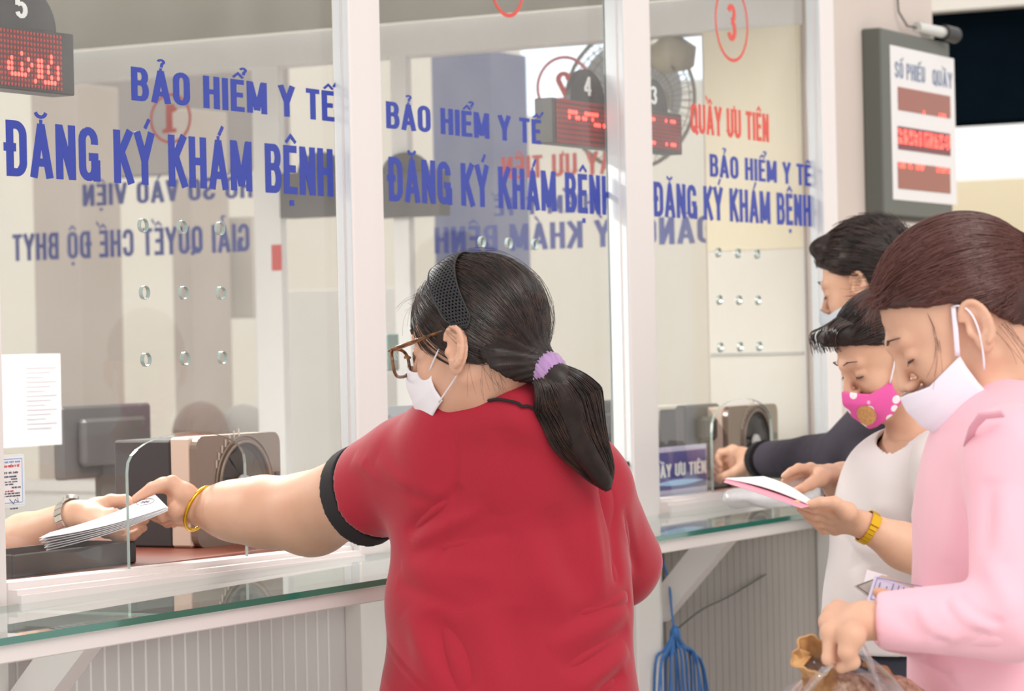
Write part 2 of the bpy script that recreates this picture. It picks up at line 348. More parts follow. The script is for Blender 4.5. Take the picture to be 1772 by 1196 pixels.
def rayp(px, py, Y=GY):
    p = W(px, py, Y); return p[0], p[2]
def window(idx, x0, x1, arch, holes, texts, circle, sill, label):
    w = thing('window_%d' % idx, None, None, (x0, GY, 1.06), kind='structure')
    ax0, ax1, za, zt = arch; zb = 1.062
    c = (ax0 + ax1) / 2; ra = (ax1 - ax0) / 2
    outer = [(x0, zb), (ax0, zb), (ax0, za)] + [(c - ra * math.cos(math.pi * k / 16), za + (zt - za) * math.sin(math.pi * k / 16) ** .8) for k in range(1, 16)] + [(ax1, za), (ax1, zb), (x1, zb), (x1, 2.75), (x0, 2.75)]
    mb = MB(); mb.edge_mat = True
    mb.poly_prism([outer] + [loop_circ(hx, hz, .0105, 14) for hx, hz in holes], (0, GY, 0), X3, Z3, Y3, .006)
    mb.build('glass_pane', [m_glass, m_gedge], w)
    # polished rim of the speaking holes
    rim = MB()
    for hx, hz in holes:
        rim.lathe((hx, GY - .0006, hz), (0, 1, 0), [(0, .0105), (0, .0118), (.0072, .0118), (.0072, .0105), (0, .0105)], 16)
    rim.build('hole_rims', [m_gedge], w, smooth=.6)
    # slightly uneven sill bar
    (xa, ya0, yb0), (xb, ya1, yb1) = sill
    A0 = W(xa, ya0, 2.895)[2]; B0 = W(xa, yb0, 2.865)[2]; A1 = W(xb, ya1, 2.895)[2]; B1 = W(xb, yb1, 2.865)[2]
    xa = W(xa, ya0, 2.895)[0]; xb = W(xb, ya1, 2.895)[0]
    f = lambda x, a, b: a + (b - a) * (x - xa) / (xb - xa)
    mb = MB()
    def bar(yf, yb, t0, t1, b0, b1):
        mb.hexa([(x0, yf, f(x0, b0, b1)), (x1, yf, f(x1, b0, b1)), (x1, yb, f(x1, b0, b1)), (x0, yb, f(x0, b0, b1)),
                 (x0, yf, f(x0, t0, t1)), (x1, yf, f(x1, t0, t1)), (x1, yb, f(x1, t0, t1)), (x0, yb, f(x0, t0, t1))])
    m0, m1 = A0 * .35 + B0 * .65, A1 * .35 + B1 * .65
    bar(2.884, 2.93, A0, A1, 1.0, 1.0); bar(2.866, 2.884, m0 + .004, m1 + .004, 1.0, 1.0); bar(2.858, 2.866, m0 - .004, m1 - .004, 1.0, 1.0)
    mb.build('window_sill', white_pvc, w)
    for (txt, pxa, pya_t, pya_b, pxb, pyb_b, m) in texts:
        a = W(pxa, pya_b, GY - .0008); b = W(pxb, pyb_b, GY - .0008); t = W(pxa, pya_t, GY - .0008)
        zb_ = (a[2] + b[2]) / 2; mb = MB()
        text_prisms(mb, txt, (a[0], GY - .0008, zb_), X3, Z3, Y3, b[0] - a[0], t[2] - zb_, .0007)
        mb.build('lettering', m, w)
    if circle:
        cx_, cz_, r, ch = circle; mb = MB()
        pts = [(cx_ + r * math.cos(2 * math.pi * k / 40), cz_ + r * math.sin(2 * math.pi * k / 40)) for k in range(40)]
        pin = [(cx_ + (r - .008) * math.cos(2 * math.pi * k / 40), cz_ + (r - .008) * math.sin(2 * math.pi * k / 40)) for k in range(40)]
        mb.poly_prism([pts, pin], (0, GY - .0008, 0), X3, Z3, Y3, .0007)
        if ch: text_prisms(mb, ch, (cx_ - .026, GY - .0008, cz_ - .045), X3, Z3, Y3, .052, .09, .0007)
        mb.build('window_number', m_red, w)
    return w
def hgrid(px, py, px1=None, py2=None):   # square grid of 3 x 3 holes from its first hole and step
    x, z = rayp(px, py); return x, z
h1x, h1z = rayp(250, 390); st = .1135
holes1 = [(h1x + i * st * 1.0, h1z - j * st) for i in range(3) for j in range(3)]
h2x, h2z = rayp(836, 419); holes2 = [(h2x + i * st, h2z - j * st) for i in range(3) for j in range(3)]
h3x, h3z = rayp(1245, 437); holes3 = [(h3x + i * st, h3z - j * st) for i in range(3) for j in range(3)]
a1x0, a1z = rayp(222, 818); a1x1 = rayp(426, 800)[0]; a1zt = rayp(335, 748)[1]
window(1, 3.575, 4.592, (a1x0, a1x1, a1z, a1zt), holes1,
       [('BẢO HIỂM Y TẾ', 228, 115, 173, 579, 211, m_blue), ('ĐĂNG KÝ KHÁM BỆNH', 12, 207, 304, 577, 341, m_blue)], None,
       ((12, 1008, 1038), (600, 945, 966)), '')
window(2, 4.731, 5.713, (a1x0 + 1.15, a1x1 + 1.15, a1z, a1zt), holes2,
       [('BẢO HIỂM Y TẾ', 669, 175, 222, 937, 250, m_blue), ('ĐĂNG KÝ KHÁM BỆNH', 674, 271, 350, 1061, 371, m_blue)],
       (rayp(877, -32)[0], rayp(877, -32)[1], .075, None), ((672, 940, 958), (1060, 880, 899)), '')
a3x0, a3z = rayp(1233, 748)
c3 = rayp(1266, 39)
window(3, 5.908, 6.857, (a3x0, a3x0 + .35, a3z, a3z + .075), holes3,
       [('QUẦY ƯU TIÊN', 1196, 178, 230, 1331, 246, m_red), ('BẢO HIỂM Y TẾ', 1229, 266, 306, 1404, 322, m_blue), ('ĐĂNG KÝ KHÁM BỆNH', 1132, 314, 366, 1404, 400, m_blue)],
       (c3[0], c3[1], .096, '3'), ((1141, 863, 879), (1253, 850, 862)), '')

# lower wall with vertical ribs, the panel to the right coloured darker for shade
mb = MB(); x = 2.4
while x < 4.55:
    mb.cur = 1; mb.box((x, 2.9025, 0), (x + .0045, 2.93, 1.02), .001); mb.cur = 0; mb.box((x + .0045, 2.905, 0), (x + .038, 2.93, 1.02)); x += .038
mb.box((x, 2.9055, 0), (5.72, 2.93, 1.02)); mb.build('wall_front', [m_panel, mat('panel_bead', (226, 220, 220), .5)], kind='structure')
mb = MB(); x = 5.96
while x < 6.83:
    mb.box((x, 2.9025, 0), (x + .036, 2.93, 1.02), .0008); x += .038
mb.box((5.95, 2.907, 0), (6.86, 2.93, 1.02)); mb.build('wall_lower', m_panel_shaded, kind='structure')
MB().box((3.605, 2.895, .975), (6.86, 2.93, 1.03)).build('trim_6', white_pvc, kind='structure')

# glass counter shelf with white apron and angled brackets
cnt = thing('glass_counter', 'long clear glass counter shelf with green edge along the service windows', 'counter', (4.8, 2.7, 1.0))
m_cglass = glass_mat('counter_glass', (.80, .87, .85), .10, dustcol=(.8, .86, .85))
mb = MB(); mb.edge_mat = True
mb.poly_prism([[(2.6, 2.54), (6.99, 2.54), (6.99, 2.862), (2.6, 2.862)]], (0, 0, 1.0525), X3, Y3, Z3, .0105)
mb.build('glass_top', [m_cglass, m_ledge], cnt)
mb = MB(); mb.box((2.6, 2.548, 1.0255), (6.98, 2.57, 1.052), .002); mb.box((2.6, 2.84, 1.0255), (6.98, 2.86, 1.052), .002)
for x in (3.56, 4.64, 5.84, 6.9): mb.box((x, 2.57, 1.03), (x + .04, 2.84, 1.052), .001)
mb.build('apron', white_pvc, cnt)
def bracket(x, w=.06):
    mb = MB()
    # diagonal strut from under the shelf back down to the wall
    mb.hexa([(x, 2.902, .81), (x + w, 2.902, .81), (x + w, 2.902, .895), (x, 2.902, .895),
             (x, 2.695, 1.03), (x + w, 2.695, 1.03), (x + w, 2.78, 1.03), (x, 2.78, 1.03)])
    return mb.build('bracket', white_pvc, cnt)
bx1 = G(187, 1110, 1.03)[0]
bracket(3.56, .045); bracket(5.93, .045); bracket(4.74, .045)
# ------------------------------------------------------------------ room behind the windows
MB().box((2, -4, -.05), (16, 12, 0)).build('floor', m_floor, kind='structure')
MB().box((1.0, 2.94, 2.36), (6.93, 6.4, 2.42)).build('ceiling', m_ceil, kind='structure')
EX = 6.98
end = thing('wall_end', None, None, (EX, 4.6, 0), kind='structure')
mb = MB(); mb.box((EX, 2.96, 0), (EX + .06, 6.4, 1.04)); mb.box((EX - .02, 2.96, 1.04), (EX + .08, 6.4, 1.07))
mb.box((EX - .02, 2.96, 2.27), (EX + .07, 6.4, 2.36))
for y in (2.96, 3.12, 4.17, 4.60, 5.66, 6.32):
    mb.box((EX - .01, y, 1.07), (EX + .02, y + (.05 if y != 4.60 else .09), 2.3))
mb.build('wall_frame', mat('frame_grey', (238, 237, 236), .45), end)
mb = MB(); mb.box((EX + .02, 3.0, 1.07), (EX + .026, 6.32, 2.28)); mb.build('glass_pane', glass_mat('far_glass', (.97, .97, .97), .05, boost=.12), end)
def mirrored(txt, pxl, pxr, py_t, py_b, m):
    """writing on the far glass that faces the other way, so it shows reversed from here"""
    a = S(pxr, py_b, EX + .028); b = S(pxl, py_b, EX + .028); t = S(pxr, py_t, EX + .028); mb = MB()
    text_prisms(mb, txt, (EX + .028, a[1], a[2]), Y3, Z3, X3, b[1] - a[1], t[2] - a[2], .0008); mb.build('lettering', m, end)
mirrored('HỒ SƠ VÀO VIỆN', 143, 437, 303, 342, m_blue)
mirrored('- GIẢI QUYẾT CHẾ ĐỘ BHYT', 22, 460, 385, 434, m_blue)
mirrored('ĐĂNG KÝ KHÁM BỆNH', 752, 1234, 372, 420, m_blue)
mirrored('BẢO HIỂM Y TẾ', 855, 1120, 330, 362, m_blue)
mirrored('QUẦY ƯU TIÊN', 868, 1108, 258, 298, m_red)
for px, py, r, ch in ((295, 205, .075, '1'), (975, 150, .085, '2')):
    c = S(px, py, EX + .028); mb = MB()
    mb.poly_prism([loop_circ(c[1], c[2], r, 40), loop_circ(c[1], c[2], r - .009, 40)], (EX + .028, 0, 0), Y3, Z3, X3, .0008)
    text_prisms(mb, ch, (EX + .028, c[1] - .024, c[2] - .042), Y3, Z3, X3, .048, .084, .0008)
    mb.build('window_number', m_red, end)
MB().box((1.0, 6.4, 0), (7.04, 6.46, 2.42)).build('wall_back', m_white, kind='structure')
# corner wall beyond the last window
MB().box((6.965, 2.952, 0), (7.90, 3.25, 3.4)).build('wall_corner', m_beige, kind='structure')

MB().box((6.952, 2.965, 0), (6.964, 3.24, S(1330, 432, 6.952)[2])).build('trim_13', m_white, kind='structure')
MB().box((6.952, 2.965, S(1330, 432, 6.952)[2] + .001), (6.964, 3.24, 2.27)).build('trim_15', mat('cream_paint', (240, 230, 204), .8), kind='structure')
zz = S(1330, 612, 6.95)[2]; MB().box((6.948, 2.97, zz - .004), (6.952, 3.235, zz + .004)).build('trim_14', mat('line_grey', (190, 190, 188), .5), kind='structure')
# beyond the far glass: courtyard side of the building
MB().box((11.0, 4.55, 0), (11.2, 11, 3.6)).build('wall_far', m_cream, kind='structure')
def block(name, pxl, pxr, pyt, pyb, X, m, dep=.25, kind='structure', **k):
    a = S(pxr, pyb, X); b = S(pxl, pyt, X); z0 = 0 if pyb is None else a[2]
    return MB().box((X, a[1], z0), (X + dep, b[1], b[2]), .004).build(name, m, kind=kind, **k)
m_bluegrey = mat('blue_grey_paint', (118, 122, 150), .7, var=(2, .1))
block('trim_7', 745, 870, 95, 1000, 8.6, m_bluegrey)
m_brown = mat('taupe_paint', (190, 177, 167), .8, var=(2, .08))
block('trim_8', 292, 346, 190, 1000, 9.0, m_brown)
block('trim_9', 355, 440, 378, 550, 9.3, mat('grey_board', (196, 188, 178), .8), .05)
block('trim_10', 52, 150, 150, 1000, 8.2, m_brown)
block('wall_upper', 52, 480, 100, 290, 9.5, mat('grey_fascia', (150, 142, 138), .8), .1)
block('wall_low', 440, 745, 505, 1000, 9.6, m_white, .1)
block('trim_11', 1262, 1440, 430, 1000, 8.0, m_white, .1)
m_skyw = mat('bright_window', (215, 228, 242), .5, emit=.9)
block('window_4', 900, 1062, 78, 190, 10.9, m_skyw, .05)
block('window_5', 1150, 1262, 52, 132, 10.9, m_skyw, .05)
# street side at the far right
MB().box((16.5, -2, 0), (16.7, 9.5, 2.38)).build('wall_street', mat('street_wall', (250, 238, 208), .8), kind='structure')
MB().box((12.9, 2.0, 2.98), (15.0, 8.5, 3.4)).build('trim_20', m_white, kind='structure')
MB().box((13.0, 2.0, 2.46), (13.3, 8.5, 2.975)).build('trim_21', mat('dark_awning', (12, 22, 30), 1.0, var=(3, .3), spec=0), kind='structure')
# ------------------------------------------------------------------ tube lights added out of view to brighten the office
for k, (x, y) in enumerate(((3.4, 4.6), (4.9, 3.7))):
    t = thing('fill_ceiling_light', ('added unseen tube light on the office ceiling ' + ('over the nearest window' if k == 0 else 'nearer the middle post')), 'fill light', (x, y, 2.30))
    mb = MB(); mb.box((x - .6, y - .05, 2.32), (x + .6, y + .05, 2.36), .004); mb.build('housing', white_pvc, t)
    mb = MB(); mb.cyl((x - .58, y, 2.30), (x + .58, y, 2.30), .014, 14); mb.build('tube', mat('fill_tube_glow', (255, 250, 240), .5, emit=6), t)
    area('fill_lamp_%d' % k, (x, y, 2.28), (x, y, 0), 1.15, 42, (1, .97, .92), .1)
# ================================================================== smooth solids (bodies, cloth, hair)
def rot_from(f, up=(0, 0, 1), twist=0):
    """columns: forward, left, up (right-handed)"""
    f = np.asarray(f, float); f /= np.linalg.norm(f); u = np.asarray(up, float); u = u - f * np.dot(u, f); u /= np.linalg.norm(u)
    l = np.cross(u, f)
    if twist: c, s_ = math.cos(twist), math.sin(twist); l, u = c * l + s_ * u, -s_ * l + c * u
    return np.stack([f, l, u], 1)
def camdir(r, f, u): v = r * RGT + f * FWD + u * UPV; return v / np.linalg.norm(v)
class Fr:   # a local frame
    def __init__(s, O, R, k=1.0): s.O = np.asarray(O, float); s.R = np.asarray(R, float); s.k = k
    def p(s, *q): q = np.asarray(q if len(q) == 3 else q[0], float); return s.O + s.R @ (q * s.k)
class Sol:
    """list of primitives blended into one solid"""
    def __init__(s): s.p = []
    def cap(s, a, b, ra, rb=None, k=.01, op='u'):
        s.p.append(('c', np.asarray(a, float), np.asarray(b, float), ra, ra if rb is None else rb, k, op)); return s
    def ell(s, c, r, R=None, k=.01, op='u'):
        s.p.append(('e', np.asarray(c, float), np.asarray(r, float), np.eye(3) if R is None else np.asarray(R), 0, k, op)); return s
    def chain(s, pts, rs, k=.01):
        for i in range(len(pts) - 1): s.cap(pts[i], pts[i + 1], rs[i], rs[i + 1], k)
        return s
    def plane(s, c, n, k=.003): s.p.append(('p', np.asarray(c, float), np.asarray(n, float) / np.linalg.norm(n), 0, 0, k, 'x')); return s   # cut away the side n points to
    def fn(s, f, lo, hi, k=.005, op='x'): s.p.append(('f', f, np.asarray(lo, float), np.asarray(hi, float), 0, k, op)); return s
    def bounds(s):
        lo, hi = np.full(3, 1e9), np.full(3, -1e9)
        for q in s.p:
            if q[6] != 'u': continue
            a, b = Sol.bb(q, 0); lo = np.minimum(lo, a); hi = np.maximum(hi, b)
        return lo, hi
    @staticmethod
    def bb(q, m):
        if q[0] == 'c': r = max(q[3], q[4]); return np.minimum(q[1], q[2]) - r - m, np.maximum(q[1], q[2]) + r + m
        if q[0] == 'e': e = np.sqrt(((q[3] * q[2]) ** 2).sum(1)); return q[1] - e - m, q[1] + e + m
        if q[0] == 'f': return q[2], q[3]
        return np.full(3, -1e9), np.full(3, 1e9)
    def grid(s, lo, hi, h):
        n = np.ceil((hi - lo) / h).astype(int) + 1; ax = [lo[i] + h * np.arange(n[i], dtype=np.float32) for i in range(3)]
        vol = np.full(n, .08, np.float32)
        for q in s.p:
            k = q[5]; a, b = Sol.bb(q, max(2 * k, 3.5 * h)); i0 = [max(0, int(np.searchsorted(ax[i], a[i]))) for i in range(3)]; i1 = [int(np.searchsorted(ax[i], b[i])) for i in range(3)]
            if any(i1[i] - i0[i] < 1 for i in range(3)): continue
            sl = tuple(slice(i0[i], i1[i]) for i in range(3))
            x = ax[0][sl[0]][:, None, None]; y = ax[1][sl[1]][None, :, None]; z = ax[2][sl[2]][None, None, :]
            if q[0] == 'c':
                A, B = q[1], q[2]; d = B - A; L2 = float(d @ d) + 1e-12
                px, py, pz = x - A[0], y - A[1], z - A[2]
                t = np.clip((px * d[0] + py * d[1] + pz * d[2]) / L2, 0, 1)
                D = np.sqrt((px - t * d[0]) ** 2 + (py - t * d[1]) ** 2 + (pz - t * d[2]) ** 2) - (q[3] + t * (q[4] - q[3]))
            elif q[0] == 'e':
                R = q[3]; r = q[2]; px, py, pz = x - q[1][0], y - q[1][1], z - q[1][2]
                u = (px * R[0, 0] + py * R[1, 0] + pz * R[2, 0]) / r[0]; v = (px * R[0, 1] + py * R[1, 1] + pz * R[2, 1]) / r[1]; w = (px * R[0, 2] + py * R[1, 2] + pz * R[2, 2]) / r[2]
                k0 = np.sqrt(u * u + v * v + w * w); k1 = np.sqrt((u / r[0]) ** 2 + (v / r[1]) ** 2 + (w / r[2]) ** 2) + 1e-6; D = k0 * (k0 - 1) / k1
            elif q[0] == 'p': D = (x - q[1][0]) * q[2][0] + (y - q[1][1]) * q[2][1] + (z - q[1][2]) * q[2][2]
            else: D = q[1](x, y, z)
            V = vol[sl]; D = D.astype(np.float32)
            if q[6] == 'u': hh = np.clip(.5 + .5 * (V - D) / k, 0, 1); vol[sl] = V + (D - V) * hh - k * hh * (1 - hh)
            else:
                if q[6] == 's': D = -D
                hh = np.clip(.5 - .5 * (V - D) / k, 0, 1); vol[sl] = V + (D - V) * hh + k * hh * (1 - hh)
        return vol, ax
    def mesh(s, h, lo=None, hi=None, shell=0, post=None):
        a, b = s.bounds(); lo = a - 4 * h if lo is None else np.asarray(lo, float); hi = b + 4 * h if hi is None else np.asarray(hi, float)
        vol, ax = s.grid(lo, hi, h)
        if shell: vol = np.maximum(vol, -(vol + shell))
        if post is not None: vol = post(vol, ax)
        return surface_nets(vol, lo, h)
def surface_nets(vol, lo, h):
    s = vol < 0; n = np.array(vol.shape); c = np.zeros(n - 1, np.int8)
    offs = [(i, j, k) for i in (0, 1) for j in (0, 1) for k in (0, 1)]
    for o in offs: c += s[o[0]:n[0] - 1 + o[0], o[1]:n[1] - 1 + o[1], o[2]:n[2] - 1 + o[2]]
    m = (c > 0) & (c < 8); ci = np.argwhere(m)
    if len(ci) == 0: return np.zeros((0, 3)), np.zeros((0, 4), np.int64)
    idx = np.full(n - 1, -1, np.int64); idx[m] = np.arange(len(ci))
    vals = np.stack([vol[ci[:, 0] + o[0], ci[:, 1] + o[1], ci[:, 2] + o[2]] for o in offs], 1)
    acc = np.zeros((len(ci), 3)); cnt = np.zeros(len(ci))
    for a in range(8):
        for b in range(a + 1, 8):
            if sum(abs(offs[a][i] - offs[b][i]) for i in range(3)) != 1: continue
            va, vb = vals[:, a], vals[:, b]; x = (va < 0) != (vb < 0)
            t = va[x] / (va[x] - vb[x]); A, B = np.array(offs[a], float), np.array(offs[b], float)
            acc[x] += A + t[:, None] * (B - A); cnt[x] += 1
    V = lo + h * (ci + acc / cnt[:, None]); F = []
    for ax_ in range(3):
        o = [i for i in range(3) if i != ax_]; sl0 = [slice(1, n[i] - 1) for i in range(3)]; sl1 = list(sl0)
        sl0[ax_] = slice(0, n[ax_] - 1); sl1[ax_] = slice(1, n[ax_])
        e = np.argwhere(s[tuple(sl0)] != s[tuple(sl1)])
        if len(e) == 0: continue
        off = np.array([1, 1, 1]); off[ax_] = 0; e = e + off
        def cell(du, dv): q = e.copy(); q[:, o[0]] -= du; q[:, o[1]] -= dv; return idx[q[:, 0], q[:, 1], q[:, 2]]
        q = np.stack([cell(1, 1), cell(0, 1), cell(0, 0), cell(1, 0)], 1)
        inside = s[e[:, 0], e[:, 1], e[:, 2]]
        if ax_ == 1: inside = ~inside
        q[~inside] = q[~inside][:, ::-1]; F.append(q)
    F = np.concatenate(F); return V, F[(F >= 0).all(1)]
def relax(V, F, it=1, lam=.5):
    for _ in range(it):
        acc = np.zeros_like(V); cnt = np.zeros(len(V))
        for a, b in ((0, 1), (1, 2), (2, 3), (3, 0)):
            np.add.at(acc, F[:, a], V[F[:, b]]); np.add.at(acc, F[:, b], V[F[:, a]]); np.add.at(cnt, F[:, a], 1); np.add.at(cnt, F[:, b], 1)
        V = V + lam * (acc / np.maximum(cnt, 1)[:, None] - V)
    return V
def vnormals(V, F):
    n = np.cross(V[F[:, 2]] - V[F[:, 0]], V[F[:, 3]] - V[F[:, 1]]); N = np.zeros_like(V)
    for i in range(4): np.add.at(N, F[:, i], n)
    return N / (np.linalg.norm(N, axis=1)[:, None] + 1e-12)
def folds(V, F, lst, N=None):
    """lst: (a, b, width, height[, bow]) ridges (+) or creases (-) along the segment a-b"""
    N = vnormals(V, F) if N is None else N; out = np.zeros(len(V))
    for f in lst:
        a, b, w, hgt = f[:4]; a = np.asarray(a, float); b = np.asarray(b, float); d = b - a; L = np.linalg.norm(d); t = np.clip(((V - a) @ d) / L ** 2, 0, 1)
        q = a + t[:, None] * d
        if len(f) > 4: q = q + np.sin(t * np.pi)[:, None] * np.asarray(f[4], float)
        dist = np.linalg.norm(V - q, axis=1); end = np.sin(t * np.pi) ** .8
        out += hgt * np.exp(-(dist / w) ** 2) * end
    return V + N * out[:, None]
def crumple(V, F, amp, sc_, seed=0, stretch=(1, 1, 1)):
    N = vnormals(V, F); rg = np.random.default_rng(seed); o = np.zeros(len(V)); P_ = V * np.array(stretch)
    for k in range(14):
        d = rg.normal(size=3); d /= np.linalg.norm(d); f = sc_ * rg.uniform(.5, 1.6); ph = rg.uniform(0, 6.3); d2 = rg.normal(size=3); o += np.sin(P_ @ d * f + ph + 1.7 * np.sin(P_ @ d2 * f * .35)) / (1 + f / sc_)
    return V + N * (o * amp / 2.2)[:, None]
def submesh(V, F, mask):
    f = F[mask]; u, inv = np.unique(f, return_inverse=True); return V[u], inv.reshape(f.shape)
def put(name, VF, m, parent, smooth=True, **k):
    V, F = VF[:2]; o = link_mesh(name, fast_mesh(name, V - root_loc(parent), np.asarray(F), [m] if not isinstance(m, list) else m, smooth, VF[2] if len(VF) > 2 else None), parent); return props(o, **k)
def multi_mesh(sol, h, fine=(), it=1):
    """the whole solid at step h, with finer boxes (lo, hi, h) where hands and faces are; one mesh"""
    V, F = sol.mesh(h); V = relax(V, F, it); 
    for lo, hi, hf in fine:
        c = V[F].mean(1); ins = ((c > np.array(lo) + h * .6) & (c < np.array(hi) - h * .6)).all(1); V, F = submesh(V, F, ~ins)
        v, f = sol.mesh(hf, lo, hi); v = relax(v, f, 1, .4)
        F = np.concatenate([F, f + len(V)]); V = np.concatenate([V, v])
    return V, F
# ------------------------------------------------------------------ anatomy
def add_head(S_, fr, fem=True):
    k = fr.k; p = fr.p; R = fr.R
    S_.ell(p(-.012, 0, .043), np.array((.098, .076, .086)) * k, R, .01)
    S_.ell(p(.028, 0, -.002), np.array((.060, .060, .088)) * k, R, .02 * k)
    S_.ell(p(.032, 0, -.058), np.array((.050, .047, .040)) * k, R, .02 * k)
    S_.ell(p(.068, 0, -.088), np.array((.019, .021, .017)) * k, R, .015 * k)
    for s_ in (1, -1):
        S_.cap(p(.0, s_ * .050, -.042), p(.06, s_ * .014, -.088), .017 * k, .015 * k, .02 * k)
        S_.ell(p(.056, s_ * .035, -.022), np.array((.027, .024, .030)) * k, R, .015 * k)
        S_.cap(p(.074, s_ * .036, .030), p(.085, 0, .030), .011 * k, .012 * k, .012 * k)
        S_.ell(p(.096, s_ * .031, .011), np.array((.014, .017, .011)) * k, R, .008 * k, 's')
        S_.ell(p(.0755, s_ * .031, .010), np.array((.0125, .0145, .0115)) * k, R, .004 * k)
    S_.cap(p(.086, 0, .022), p(.107, 0, -.020), .0065 * k, .0095 * k, .010 * k)
    for s_ in (1, -1): S_.ell(p(.098, s_ * .0115, -.026), np.array((.011, .0075, .0075)) * k, R, .005 * k)
    S_.ell(p(.087, 0, -.048), np.array((.010, .020, .006)) * k, R, .005 * k); S_.ell(p(.086, 0, -.059), np.array((.010, .017, .006)) * k, R, .004 * k)
    for s_ in (1, -1): add_ear(S_, fr, s_)
def add_ear(S_, fr, s_):
    k = fr.k * 1.13; fr = Fr(fr.O, fr.R, k); c0 = np.array((-.007, s_ * .0695, -.004)); n = np.array((.10, s_ * .99, 0)); n /= np.linalg.norm(n)
    L = np.array((-.20, 0, 1.0)); L -= n * (L @ n); L /= np.linalg.norm(L); T = np.cross(L, n); T = T if T[0] < 0 else -T   # T points backwards
    A = fr.R @ np.stack([T, n, L], 1); q = lambda t, nn, l: fr.p(c0 + T * t + n * nn + L * l)
    S_.ell(q(.003, .004, .002), np.array((.0165, .0045, .029)) * k, A, .006 * k)
    S_.ell(q(.000, .002, -.021), np.array((.0095, .0045, .012)) * k, A, .005 * k)
    pts = [q(-.006 + .0155 * math.sin(a) + .005, .0075 + .003 * math.sin(a * .8), .004 + .026 * math.cos(a)) for a in np.linspace(-1.2, 2.75, 14)]
    S_.ell(q(-.001, .012, .001), np.array((.0095, .008, .0165)) * k, A, .003 * k, 's')
    S_.chain(pts, [.0034 * k] * 14, .0025 * k)
    S_.chain([q(.008, .007, .018), q(.009, .0085, .004), q(.005, .0075, -.010), q(-.003, .006, -.015)], [.0028 * k] * 4, .003 * k)
    S_.ell(q(-.011, .006, -.003), np.array((.004, .004, .006)) * k, A, .003 * k)
FING = ((.030, (.041, .025, .021)), (.0105, (.045, .029, .023)), (-.009, (.042, .027, .022)), (-.0265, (.033, .021, .019)))
def add_hand(S_, fr, side, curls, thumb, spread=.06, rad=1.0, kf=.004):
    """wrist at the frame origin, +x to the fingers, +z back of the hand, thumb on side*y; returns finger joints"""
    k = fr.k; p = lambda x, y, z: fr.p(x, y * side, z); out = []
    S_.cap(p(-.02, 0, 0), p(.02, 0, 0), .0245 * k, .024 * k, .015)
    for i, (y, Ls) in enumerate(FING):
        S_.cap(p(.012, y * .55, 0), p(.083 - .004 * abs(i - 1), y, .001), .0165 * k * rad, .0115 * k * rad, .010)
        x0 = .088 - .005 * abs(i - 1); q = np.array((x0, y, 0.0)); a = 0; sp = y * spread / .03; pts = [q.copy()]
        for j in range(3):
            a += math.radians(curls[i][j]); d = np.array((math.cos(a), math.sin(sp) * max(.2, math.cos(a)), -math.sin(a))); d /= np.linalg.norm(d); q = q + d * Ls[j]; pts.append(q.copy())
        w = [p(*v) for v in pts]; rr = np.array((.0100, .0085, .0078, .0062)) * k * rad * (.9 if i == 3 else 1)
        for j in range(3): S_.cap(w[j], w[j + 1], rr[j], rr[j + 1], kf if j == 0 else .002)
        S_.ell(w[1], np.array((1, 1, 1)) * rr[1] * 1.05, None, .003); out.append(w)
    t = [p(*v) for v in thumb]; rr = np.array((.0165, .0125, .0098, .0076)) * k * rad
    S_.cap(p(.012, .008, -.006), t[0], .018 * k, rr[0], .012)
    for j in range(len(t) - 1): S_.cap(t[j], t[j + 1], rr[j], rr[j + 1], .006 if j == 0 else .003)
    S_.cap(t[1], p(.07, .022, -.004), .009 * k, .009 * k, .014)
    out.append(t); return out
def add_hand_w(S_, wrist, fore, fingers, thumb, k=1.0):
    """hand from measured joints: fingers = 4 lists of knuckle, joint, joint, tip"""
    wrist = np.asarray(wrist); rr = np.array((.0112, .0092, .0082, .0068)) * k
    for i, f in enumerate(fingers):
        q = rr * (.88 if i == 3 else 1); S_.cap(wrist, f[0], .0195 * k, .0120 * k, .010)
        for j in range(3): S_.cap(f[j], f[j + 1], q[j], q[j + 1], .003 if j == 0 else .002)
        S_.ell(f[1], np.ones(3) * q[1] * 1.06, None, .003); S_.ell(f[0], np.ones(3) * q[0] * 1.08, None, .006)
    for i in range(3): S_.cap(fingers[i][0], fingers[i + 1][0], .0105 * k, .0105 * k, .008)
    S_.cap(wrist, thumb[0], .018 * k, .0165 * k, .012); S_.cap(thumb[0], thumb[1], .0165 * k, .0125 * k, .008); S_.cap(thumb[1], thumb[2], .0122 * k, .0102 * k, .004); S_.cap(thumb[2], thumb[3], .0102 * k, .0082 * k, .003)
    S_.cap(thumb[0], (np.asarray(fingers[0][0]) + wrist) / 2, .014 * k, .014 * k, .012)
def nails(parent, tips, m, k=1.0):
    """small curved nail plates at finger tips: (last joint, tip, outward)"""
    for a, b, o in tips:
        a, b, o = map(np.asarray, (a, b, o)); d = (b - a) / np.linalg.norm(b - a); o = o - d * (o @ d); o = o / np.linalg.norm(o); w = np.cross(d, o); mb = MB()
        mb.grid(lambda i, j: b + d * ((i - .45) * .010 * k) + w * ((j - .5) * .0085 * k) + o * (.0074 * k - .0016 * (2 * j - 1) ** 2), 4, 6); mb.build('fingernail', m, parent, smooth=True)
def box_of(pts, m): pts = np.array(pts); return pts.min(0) - m, pts.max(0) + m
